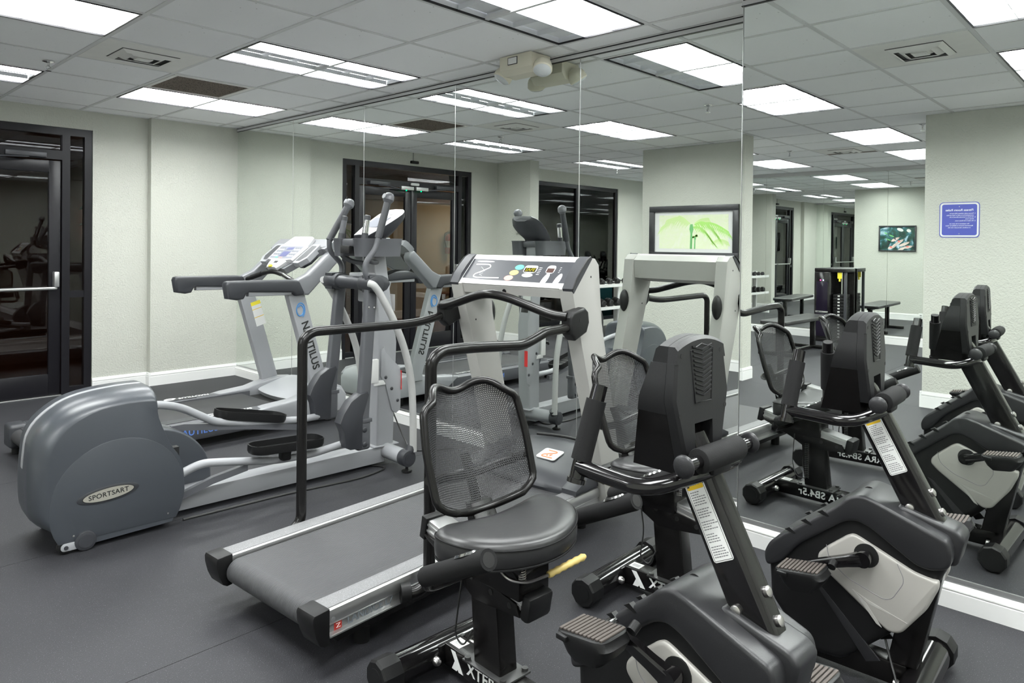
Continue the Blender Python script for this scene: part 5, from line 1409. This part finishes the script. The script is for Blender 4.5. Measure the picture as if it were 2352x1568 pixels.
    for k, w_ in zip(ks, ws):
        c = oo+dd*k; b_ = -0.055 if k > 0.02 else -0.03
        rr.append([c+Vector((0, -w_, 0))+nn*-0.008, c+Vector((0, -w_+0.012, 0))+nn*0.004, c+Vector((0, w_-0.012, 0))+nn*0.004, c+Vector((0, w_, 0))+nn*-0.008, c+Vector((0, w_*0.95, 0))+nn*b_, c+Vector((0, -w_*0.95, 0))+nn*b_])
    cm.loft(rr)
    con = cm.build('console', M_WHITEPL, t, smooth=40)
    def pat(name, k0, k1, w0, w1, m_, h=0.0052):
        return MB().loft([[oo+dd*k+Vector((0, -w_, 0))+nn*hh for k, w_ in ((k0, w0), (k0, w1), (k1, w1), (k1, w0))] for hh in (0.003, h)]).build(name, m_, con)
    pat('overlay', 0.105, 0.250, -0.165, 0.165, M_OVERLAY)
    pat('screen', 0.125, 0.185, -0.045, 0.055, M_LCD, 0.0060)
    pat('screen', 0.208, 0.235, -0.040, 0.050, M_LCD, 0.0060)
    pat('start_key', 0.108, 0.120, -0.080, -0.045, M_GREEN, 0.0062)
    pat('stop_key', 0.108, 0.120, -0.025, 0.020, M_PINKRED, 0.0062)
    for ky in range(6):
        for w0 in (-0.155, -0.125, -0.095, 0.075, 0.105, 0.135):
            pat('key', 0.128+ky*0.019, 0.139+ky*0.019, w0, w0+0.020, M_PAPER if (ky+int(w0*1000)) % 2 else M_INKGREY, 0.0060)
    pat('book_rest', 0.285, 0.352, -0.115, 0.115, mat('vent_grey', (0.33, 0.34, 0.36), 0.5), 0.0052)
    for k in range(6): pat('book_rest_line', 0.290+k*0.010, 0.2935+k*0.010, -0.08, 0.08, M_PAPER, 0.0060)
    pat('cup_slot', 0.050, 0.072, -0.022, 0.026, M_GAUNT, 0.0052)
    ky = MB().loft([[oo+dd*(0.008+a)+Vector((0, -b_+0.005, 0))+nn*h for a, b_ in ellipse(0, 0, 0.014, 0.026, 16)] for h in (0.003, 0.014)]).build('safety_key', M_SUNNY, t, label='yellow safety key')
    for w_ in (-0.008, 0.010): MB().loft([[oo+dd*(0.008+a)+Vector((0, -w_-b_+0.005, 0))+nn*h for a, b_ in ellipse(0, 0, 0.004, 0.003, 10)] for h in (0.013, 0.0146)]).build('key_mark', M_INK, ky)
    # open cup holders on both sides of the console
    for s in (-1, 1):
        cp = MB()
        P = [(0.075, 0.205), (0.075, 0.285), (0.135, 0.335), (0.285, 0.325), (0.30, 0.305), (0.30, 0.215)]
        Q = [(0.098, 0.218), (0.100, 0.272), (0.150, 0.310), (0.268, 0.303), (0.280, 0.290), (0.280, 0.228)]
        for h0, h1 in ((-0.055, -0.012),):
            n = len(P)
            cp.loft([[oo+dd*k+Vector((0, s*y, 0))+nn*h0 for k, y in P], [oo+dd*k+Vector((0, s*y, 0))+nn*h1 for k, y in P], [oo+dd*k+Vector((0, s*y, 0))+nn*h1 for k, y in Q], [oo+dd*k+Vector((0, s*y, 0))+nn*(h0-0.02) for k, y in Q]])
        co = cp.build('cup_holder', M_LGREY, t, smooth=30)
        MB().loft([[oo+dd*k+Vector((0, s*y, 0))+nn*h for k, y in Q] for h in (-0.085, -0.0125)]).build('cup_well', M_DGREY, co, smooth=30)
    # back of console, seen in the mirror
    MB().cyl(oo+dd*0.22+nn*-0.056, oo+dd*0.22+nn*-0.062, 0.02, seg=18).build('speaker_plug', M_DGREY, con)
    return t
silver_treadmill = make_silver_treadmill()
# ================================================================= pictures, sign and the rest of the gym
def picture_frame(t, y0, y1, z0, z1, x, nx, wdt, depth, m_):
    a, b = (x, x+nx*depth) if nx > 0 else (x+nx*depth, x)
    for lo, hi in (((y0, z0), (y1, z0+wdt)), ((y0, z1-wdt), (y1, z1)), ((y0, z0+wdt), (y0+wdt, z1-wdt)), ((y1-wdt, z0+wdt), (y1, z1-wdt))):
        MB().box((a, lo[0], lo[1]), (b, hi[0], hi[1]), 0.003).build('frame_rail', m_, t)
def art_mat(name, cols, scale, detail=5):
    m = bpy.data.materials.new(name); m.use_nodes = True; nt = m.node_tree; N = nt.nodes; L = nt.links
    tc = N.new('ShaderNodeTexCoord'); n = N.new('ShaderNodeTexNoise'); n.inputs['Scale'].default_value = scale; n.inputs['Detail'].default_value = detail; n.inputs['Distortion'].default_value = 1.2
    r = N.new('ShaderNodeValToRGB')
    els = r.color_ramp.elements
    els[0].position, els[0].color = cols[0][0], (*cols[0][1], 1)
    els[1].position, els[1].color = cols[-1][0], (*cols[-1][1], 1)
    for p, c in cols[1:-1]:
        e_ = els.new(p); e_.color = (*c, 1)
    L.new(tc.outputs['Object'], n.inputs['Vector']); L.new(n.outputs['Fac'], r.inputs[0]); L.new(r.outputs[0], N['Principled BSDF'].inputs['Base Color'])
    N['Principled BSDF'].inputs['Roughness'].default_value = 0.4
    return m
M_FRAME = mat('dark_picture_frame', (0.022, 0.022, 0.025), 0.4)
M_PALMBG = art_mat('palm_print_ground', [(0.30, (0.90, 0.93, 0.78)), (0.50, (0.82, 0.89, 0.62)), (0.64, (0.86, 0.90, 0.70)), (0.80, (0.68, 0.82, 0.42))], 7)
M_PALM1 = mat('palm_print_green', (0.34, 0.62, 0.14), 0.5); M_PALM2 = mat('palm_print_lime', (0.60, 0.78, 0.34), 0.5); M_PALM3 = mat('palm_print_trunk', (0.12, 0.36, 0.12), 0.5)
def palm_picture(name, label, x, yc, zc, nx, axis, scale):
    """axis 'y': hangs on a wall facing +x; axis 'x': hangs on the hall wall facing -y"""
    t = thing(name, label, 'picture', (0, 0, 0), 0, 'framed palm prints')
    # built facing +x at the origin, then turned
    y0, y1, z0, z1 = -0.570, 0.570, -0.305, 0.305
    picture_frame(t, y0, y1, z0, z1, 0.0005, 1, 0.068, 0.035, M_FRAME)
    MB().box((0.001, y0+0.066, z0+0.066), (0.010, y1-0.066, z1-0.066)).build('mount', M_PAPER, t)
    pw, ph = 0.885, 0.392
    MB().box((0.0101, -pw/2, -ph/2), (0.0110, pw/2, ph/2)).build('print', M_PALMBG, t)
    def P(u, v): return (-pw/2+u*pw, ph/2-v*ph)        # seen from the room u runs with +y
    def fl(u): return 1-u                                # mirror picture order -> room order
    def poly(pts, m_, h, nm): MB().prism([P(fl(u), v) for u, v in pts], 0.0111, 0.0111+h, 'yz').build(nm, m_, t, smooth=0)
    rnd = random.Random(5)
    def frond(u0, v0, u1, v1, sag, m_, lw, h):
        n = 13
        pts = []
        for k in range(n+1):
            q = k/n
            pts.append((u0+(u1-u0)*q, v0+(v1-v0)*q-sag*math.sin(q*math.pi)*(1-0.3*q)))
        mb = MB()
        for k in range(1, n+1):
            a = pts[k]; b_ = pts[k-1]
            mb.prism([P(fl(b_[0]), b_[1]-0.012), P(fl(a[0]), a[1]-0.010), P(fl(a[0]), a[1]+0.006), P(fl(b_[0]), b_[1]+0.010)], 0.0111, 0.0111+h, 'yz')
            ln = lw*math.sin(min(1, 0.25+k/n)*math.pi*0.62)*rnd.uniform(0.75, 1.15)
            du = (0.25 if u1 > u0 else -0.25)*ln
            mb.prism([P(fl(a[0]-0.010), a[1]), P(fl(a[0]+0.012), a[1]), P(fl(a[0]+du), min(0.99, a[1]+ln))], 0.0111, 0.0111+h*0.9, 'yz')
            mb.prism([P(fl((a[0]+b_[0])/2-0.008), (a[1]+b_[1])/2), P(fl((a[0]+b_[0])/2+0.010), (a[1]+b_[1])/2), P(fl((a[0]+b_[0])/2+du*1.3), min(0.99, a[1]+ln*0.85))], 0.0111, 0.0111+h*0.8, 'yz')
        mb.build('frond', m_, t, smooth=0)
    frond(0.47, 0.28, 0.04, 0.35, 0.30, M_PALM2, 0.34, 0.0004)
    frond(0.47, 0.26, 0.12, 0.14, 0.16, M_PALM2, 0.26, 0.0005)
    frond(0.45, 0.25, 0.30, 0.02, 0.05, M_PALM2, 0.20, 0.0003)
    frond(0.52, 0.30, 0.86, 0.62, 0.26, M_PALM1, 0.36, 0.0007)
    frond(0.50, 0.36, 0.80, 0.82, 0.20, M_PALM1, 0.30, 0.0006)
    frond(0.60, 0.27, 0.99, 0.48, 0.14, M_PALM1, 0.34, 0.0008)
    frond(0.52, 0.26, 0.72, 0.10, 0.06, M_PALM2, 0.22, 0.0004)
    frond(0.76, 0.86, 0.99, 0.78, 0.12, M_PALM2, 0.20, 0.0005)
    poly([(0.465, 1.0), (0.470, 0.55), (0.455, 0.42), (0.465, 0.28), (0.500, 0.27), (0.515, 0.42), (0.498, 0.55), (0.497, 1.0)], M_PALM3, 0.0010, 'trunk')
    poly([(0.524, 1.0), (0.528, 0.72), (0.520, 0.68), (0.545, 0.62), (0.552, 0.70), (0.544, 0.74), (0.543, 1.0)], M_PALM3, 0.0010, 'trunk')
    for sg in ((0.53, 0.66, 0.56, 0.58), (0.54, 0.66, 0.50, 0.64)):
        frond(sg[0], sg[1], sg[2], sg[3], 0.03, M_PALM1, 0.07, 0.0006)
    if axis == 'y': t.location = (x, yc, zc)
    else:
        t.location = (yc, x, zc); t.rotation_euler = (0, 0, R(-90))
    t.scale = (1, scale, scale)
    return t
palm_picture('palm_picture', 'dark framed green palm tree print on the partition facing the mirror wall', XP, 0.25, 1.545, 1, 'y', 1.0)
palm_picture('palm_picture', 'framed green palm print hanging in the hall outside the glass doors', 6.6, -3.15, 1.52, 1, 'x', 0.8)

t = thing('koi_picture', 'black framed picture of pale and red koi fish on the back of the partition', 'picture', (XPB, 0.15, 1.565))
picture_frame(t, -0.33, 0.33, -0.25, 0.25, -0.0005, -1, 0.025, 0.025, M_FRAME)
MB().box((-0.010, -0.31, -0.23), (-0.002, 0.31, 0.23)).build('print', art_mat('koi_pond', [(0.30, (0.004, 0.006, 0.012)), (0.47, (0.012, 0.05, 0.035)), (0.56, (0.02, 0.10, 0.12)), (0.66, (0.30, 0.42, 0.50)), (0.8, (0.75, 0.82, 0.85))], 6), t)
rnd = random.Random(9)
M_KOI = mat('koi_pale', (0.80, 0.66, 0.60), 0.5); M_KOIR = mat('koi_red', (0.70, 0.12, 0.10), 0.5); M_KOID = mat('koi_dark', (0.05, 0.04, 0.05), 0.5)
for k, (cy, cz, ln, rot) in enumerate(((-0.05, -0.06, 0.11, 35), (-0.14, -0.10, 0.12, 25), (-0.20, -0.16, 0.10, 12), (0.03, -0.12, 0.09, 45), (0.09, -0.17, 0.08, 20), (-0.10, -0.19, 0.10, 30), (0.02, -0.01, 0.10, 28))):
    # room side is -x, so +y is to the left there
    body = [(cy-(a*math.cos(R(rot))-b_*math.sin(R(rot)))*-1, cz-(a*math.sin(R(rot))+b_*math.cos(R(rot)))) for a, b_ in [(-ln, 0.006), (-ln*0.85, -0.004), (-ln*0.4, 0.020), (0.2*ln, 0.028), (0.7*ln, 0.020), (ln, 0.0), (0.7*ln, -0.022), (0.2*ln, -0.026), (-ln*0.4, -0.016)]]
    body = [(max(-0.30, min(0.30, y)), max(-0.22, min(0.22, z))) for y, z in body]
    MB().prism(body, -0.0112-0.0004*k, -0.0101, 'yz').build('koi', M_KOI, t, smooth=0)
    if k % 2 == 0:
        MB().prism(ellipse(cy+0.02, cz+0.005, 0.026, 0.013, 12, R(rot)), -0.0118-0.0004*k, -0.0102, 'yz').build('koi_marking', M_KOIR if k < 5 else M_KOID, t, smooth=0)
for (cy, cz, a, b_) in ((-0.05, 0.17, 0.06, 0.03), (-0.20, 0.15, 0.04, 0.03), (0.10, 0.05, 0.05, 0.012), (0.20, 0.10, 0.04, 0.012), (0.16, -0.02, 0.05, 0.010)):
    MB().prism(ellipse(cy, cz, a, b_, 16, 0.4), -0.0106, -0.0101, 'yz').build('water_glint' if cz > 0.12 else 'water_leaf', M_PAPER if cz > 0.12 else M_PALM3, t, smooth=0)

# fitness room rules sign
t = thing('rules_sign', 'blue sign with white border and fitness room rules on the end partition', 'sign', (XP, -2.497, 1.628))
MB().prism(rrect(-0.147, -0.150, 0.147, 0.150, 0.030), 0.0005, 0.0030, 'yz').build('plate', M_SIGNBLUE, t)
MB().prism(rrect(-0.141, -0.144, 0.141, 0.144, 0.026), 0.0030, 0.0034, 'yz').build('border', M_PAPER, t)
MB().prism(rrect(-0.128, -0.131, 0.128, 0.131, 0.016), 0.0034, 0.0038, 'yz').build('field', M_SIGNBLUE, t)
for z in (0.112, -0.118): MB().cyl((0.0038, 0, z), (0.0048, 0, z), 0.004, seg=12).build('screw', M_STEEL, t)
def sline(body, y, z, size, align): 
    lettering(body, size, M_WHITEINK, frame_mtx((0.0039, y, z), (0, 1, 0), (0, 0, 1)), t, align=align, bold=size*0.02, depth=0.0003)
sline('Fitness Room Rules', 0, 0.082, 0.0255, 'CENTER')
for k, (n_, body) in enumerate((('1.', 'Persons under eighteen (18) must be'), ('', 'accompanied by an adult or legal guardian.'), ('2.', 'No food or beverages allowed in the'), ('', 'fitness room.'), ('3.', 'No glass in the fitness room.'))):
    z = 0.054-k*0.0155
    if n_: sline(n_, -0.118, z, 0.0125, 'LEFT')
    sline(body, -0.104, z, 0.0117, 'LEFT')
for k, body in enumerate(('Our equipment is for your use.', 'Management assumes no liability for injury', 'or accidents. Use at your own risk.')):
    sline(body, 0, -0.033-k*0.0165, 0.0117, 'CENTER')

# outlets
def outlet(label, loc, nx):
    t = thing('wall_outlet', label, 'outlet', loc)
    MB().box((-0.0005 if nx > 0 else -0.012, -0.038, -0.06), (0.012 if nx > 0 else 0.0005, 0.038, 0.06), 0.003).build('plate', M_PAPER, t)
    for z in (-0.022, 0.022):
        MB().box((0.0122 if nx > 0 else -0.0142, -0.016, z-0.014), (0.0142 if nx > 0 else -0.0122, 0.016, z+0.014), 0.002).build('socket', mat('socket_shadow', (0.35, 0.35, 0.34), 0.5), t)
outlet('white wall outlet near the floor on the partition back below the koi picture', (XPB-0.016, -0.28, 0.085), -1)
outlet('white wall outlet low on the end of the partition near the palm print', (XP+0.0005, -0.50, 0.42), 1)

# wall-mounted box with handset on the fin wall beside the doors
t = thing('wall_box', 'plain beige box on the narrow fin wall between doors and hall windows', 'box', (-3.7095, 2.86, 1.62))
MB().box((0, -0.06, -0.08), (0.05, 0.06, 0.08), 0.006).build('case', M_WALL, t)
MB().box((0.05, -0.045, -0.02), (0.052, 0.045, 0.05), 0.001).build('face_plate', mat('box_face', (0.30, 0.29, 0.25), 0.5), t)

# hall: extinguisher, bench, plant, lit sconce
t = thing('fire_extinguisher', 'red fire extinguisher on the beige hall wall outside the glass doors', 'extinguisher', (-5.62, 6.52, 1.18))
MB().lathe([(0.0, 0.0), (0.068, 0.0), (0.074, 0.01), (0.074, 0.30), (0.066, 0.345), (0.035, 0.375), (0.022, 0.385), (0.0, 0.385)], seg=24).build('cylinder', M_RED, t)
MB().lathe([(0.0745, 0.12), (0.0752, 0.12), (0.0752, 0.25), (0.0745, 0.25)], seg=24).build('paper_label', M_PAPER, t)
MB().cyl((0, 0, 0.385), (0, 0, 0.42), 0.018).box((-0.02, -0.09, 0.42), (0.02, 0.03, 0.432), 0.003).box((-0.015, -0.10, 0.442), (0.015, 0.02, 0.452), 0.003).build('valve_handle', M_INK, t)
MB().tube([(0.02, 0, 0.41), (0.10, 0, 0.40), (0.115, 0, 0.30), (0.085, -0.02, 0.12)], 0.010, 8, 0.05).build('hose', M_INK, t)
MB().box((-0.03, 0.070, 0.15), (0.03, 0.0795, 0.40)).build('wall_bracket', M_INK, t)
t = thing('hall_bench', 'dark red wooden bench on the hall carpet outside the glass doors', 'bench', (-5.7, 6.15, -0.002))
MB().box((-0.75, -0.19, 0.42), (0.75, 0.19, 0.46), 0.006).build('seat', M_WOOD, t)
for s in (-1, 1): MB().prism([(-0.14, 0), (0.14, 0), (0.10, 0.10), (0.10, 0.34), (0.15, 0.42), (-0.15, 0.42), (-0.10, 0.34), (-0.10, 0.10)], s*0.60-0.025, s*0.60+0.025, 'yz', 0.004).build('leg', M_WOOD, t)
MB().box((-0.575, -0.02, 0.20), (0.575, 0.02, 0.27), 0.004).build('stretcher', M_WOOD, t)
t = thing('potted_tree', 'dark leafy potted tree in the hall beside an orange wall lamp', 'plant', (-0.02, 5.95, -0.002))
MB().lathe([(0.0, 0), (0.15, 0), (0.19, 0.30), (0.20, 0.32), (0.17, 0.32), (0.0, 0.29)]).build('pot', M_DGREY, t)
MB().tube([(0, 0, 0.29), (0.03, 0.01, 0.9), (-0.02, 0, 1.5)], 0.025, 8, radii=[0.03, 0.024, 0.015]).build('trunk', M_BARK, t)
lf = MB(); rnd = random.Random(2)
for k in range(420):
    d = Vector((rnd.gauss(0, 1), rnd.gauss(0, 1), rnd.gauss(0, 1))).normalized()*rnd.uniform(0.25, 1)
    c = Vector((d.x*0.42, d.y*0.42, 1.75+d.z*0.5)); a = Vector((rnd.gauss(0, 1), rnd.gauss(0, 1), rnd.gauss(0, 1)-0.6)).normalized(); b_ = a.orthogonal().normalized()
    n = a.cross(b_)*0.004
    lf.loft([[c, c+a*0.05+b_*0.02, c+a*0.10, c+a*0.05-b_*0.02], [c+n, c+a*0.05+b_*0.02+n*2, c+a*0.10+n, c+a*0.05-b_*0.02+n*2]])
lf.build('foliage', M_LEAF, t, smooth=0, kind='stuff')
t = thing('wall_lamp', 'glowing orange wall lamp in the dark hall outside the glass doors', 'lamp', (-0.16, 6.5795, 1.60))
MB().box((-0.05, 0.0, -0.12), (0.05, 0.0195, 0.12), 0.004).build('back_plate', M_BRONZE, t)
MB().prism(rrect(-0.11, -0.22, 0.11, 0.22, 0.03), -0.07, -0.001, 'xz', 0.01).build('shade', emission_mat('amber_glow', (1.0, 0.42, 0.16), 0.75), t)

# free weights by the hall windows
def dumbbell(name, label, loc, rz, r, L_):
    t = thing(name, label, 'dumbbell', loc, rz, 'black dumbbells on the rack')
    for s in (-1, 1):
        MB().tube([(s*L_*0.42, 0, r), (s*L_*0.48, 0, r), (s*(L_*0.5+r*0.9), 0, r), (s*(L_*0.5+r*1.1), 0, r)], r, 8, radii=[r*0.8, r, r, r*0.75]).build('weight_head', M_BLACK, t, smooth=15)
    MB().cyl((-L_*0.43, 0, r), (L_*0.43, 0, r), 0.014, seg=12).build('handle', M_CHROME, t)
    return t
t = thing('dumbbell_rack', 'white steel dumbbell rack with two shelves under the hall windows', 'rack', (-5.25, 2.62, 0))
for s in (-1, 1):
    MB().box((s*0.58-0.03, -0.22, 0.0), (s*0.58+0.03, 0.22, 0.05), 0.006).box((s*0.58-0.03, 0.05, 0.05), (s*0.58+0.03, 0.13, 0.86), 0.006).build('upright', M_PAPER, t)
for z in (0.40, 0.74):
    MB().box((-0.62, -0.20, z), (0.62, 0.14, z+0.03), 0.006).box((-0.62, -0.20, z+0.03), (0.62, -0.185, z+0.05)).build('shelf', M_PAPER, t)
k = 0
ORD = ['first', 'second', 'third', 'fourth', 'fifth', 'sixth']
for zi, z in enumerate((0.433, 0.773)):
    for q in range(6):
        r = (0.062 if zi == 0 else 0.048)-0.003*q*0.5
        dumbbell('dumbbell', 'black dumbbell on the %s shelf of the white rack, %s from the left end' % (('lower', 'upper')[zi], ORD[q]), (-5.74+q*0.195, 2.585, z+0.001), R(90), r, 0.13)
for nm, lb, loc, r, m_ in (('exercise_ball', 'shiny grey exercise ball on the floor by the dumbbell rack', (-6.45, 2.35, 0.30), 0.30, M_GREYBALL), ('exercise_ball', 'teal exercise ball standing between the grey ball and the hall windows', (-7.25, 2.75, 0.36), 0.36, M_TEAL)):
    o = MB().lathe([(max(0.0005, r*math.sin(math.pi*k/24))+(0.0015 if k % 2 else 0), -r*math.cos(math.pi*k/24)) for k in range(25)], seg=32).build(nm, m_); o.location = loc
    tag(o, lb, 'ball')
    vb = MB().cyl((0, -r-0.001, 0), (0, -r+0.004, 0), 0.012).build('valve_plug', M_PAPER, o)

def make_bench(label, loc, rz, L_, wd):
    t = thing('weight_bench', label, 'bench', loc, rz, 'flat black weight benches')
    MB().prism(rrect(-L_/2, -wd/2, L_/2, wd/2, 0.05), 0.405, 0.455, 'xy', 0.014, 3).build('pad', M_VINYL, t, smooth=40)
    MB().box((-L_*0.42, -0.03, 0.37), (L_*0.42, 0.03, 0.404), 0.004).build('spine', M_BLACKSATIN, t)
    for s in (-1, 1):
        MB().box((s*L_*0.36-0.03, -0.03, 0.045), (s*L_*0.36+0.03, 0.03, 0.37), 0.004).build('leg', M_BLACKSATIN, t)
        MB().box((s*L_*0.36-0.03, -0.26, 0.0), (s*L_*0.36+0.03, 0.26, 0.045), 0.005).build('foot', M_BLACKSATIN, t)
    MB().box((-L_*0.36+0.03, -0.025, 0.005), (L_*0.36-0.03, 0.025, 0.045), 0.004).build('base_bar', M_BLACKSATIN, t)
    return t
make_bench('flat black weight bench in front of the weight tower by the far mirrors', (-6.25, -0.18, 0), R(2), 1.45, 0.34)
make_bench('flat black weight bench behind the partition, towards the dumbbell rack', (-5.75, 1.45, 0), R(6), 1.5, 0.34)
t = thing('weight_tower', 'black cable weight tower with a yellow selector tag by the far mirrors', 'gym machine', (-7.76, -0.14, 0))
MB().box((-0.20, -0.22, 0.0), (0.20, 0.22, 0.05), 0.006).build('base', M_BLACKSATIN, t)
MB().box((-0.20, -0.22, 1.02), (0.20, 0.22, 1.075), 0.006).build('top_cap', M_BLACKSATIN, t)
MB().box((-0.20, 0.00, 0.051), (0.20, 0.22, 1.019), 0.004).build('shroud', M_BLACKGLOSS, t)
MB().box((0.2002, 0.03, 0.45), (0.204, 0.19, 0.88), 0.002).build('upper_panel', mat('violet_black_panel', (0.010, 0.007, 0.016), 0.15, spec=0.3), t)  # violet mixed into the black stands for a reflection in the shroud
MB().box((0.2002, 0.03, 0.08), (0.204, 0.19, 0.42), 0.002).build('lower_panel', mat('violet_black_panel', (0.010, 0.007, 0.016), 0.15, spec=0.3), t)  # same painted-in violet reflection, lower half
MB().box((0.2042, 0.02, 0.42), (0.212, 0.20, 0.448), 0.003).build('chrome_bar', M_CHROME, t)
MB().box((-0.20, -0.22, 0.051), (-0.16, -0.001, 1.019)).build('rear_panel', M_BLACKSATIN, t)
MB().box((0.13, -0.22, 0.051), (0.17, -0.185, 1.019), 0.004).build('guide_post', M_DGREY, t)
for k in range(14):
    pt_ = MB().box((-0.14, -0.175, 0.055+k*0.046), (0.12, -0.02, 0.097+k*0.046), 0.003).build('weight_plate', M_BLACK, t)
    MB().box((0.1202, -0.115, 0.066+k*0.046), (0.1206, -0.085, 0.086+k*0.046)).build('plate_number', M_PAPER, pt_)
MB().cyl((0, -0.10, 0.70), (0, -0.10, 1.02), 0.012).build('lifting_rod', M_CHROME, t)
MB().box((0.1705, -0.16, 0.93), (0.185, -0.10, 1.05), 0.004).cyl((0.178, -0.13, 0.89), (0.178, -0.13, 0.93), 0.012).build('selector_tag', M_SUNNY, t)
for y, c in ((0.09, (0.45, 0.5, 1.0)), (0.13, (1.0, 0.08, 0.35))):
    MB().ball((0.206, y, 0.90), 0.009, 10, 6).build('indicator_lamp', emission_mat('led_%d' % int(y*100), c, 4.0), t)  # glowing dots imitate reflections in the gloss shroud, the tower has no lamps
t = thing('punch_post', 'tall padded black post with a white base by the partition edge near the dumbbell rack', 'post', (-4.7, 1.28, 0))
MB().lathe([(0.0, 0), (0.16, 0), (0.16, 0.03), (0.05, 0.05), (0.0, 0.05)]).build('base', M_PAPER, t)
MB().box((-0.055, -0.055, 0.05), (0.055, 0.055, 0.98), 0.012).build('pad', M_VINYL, t)
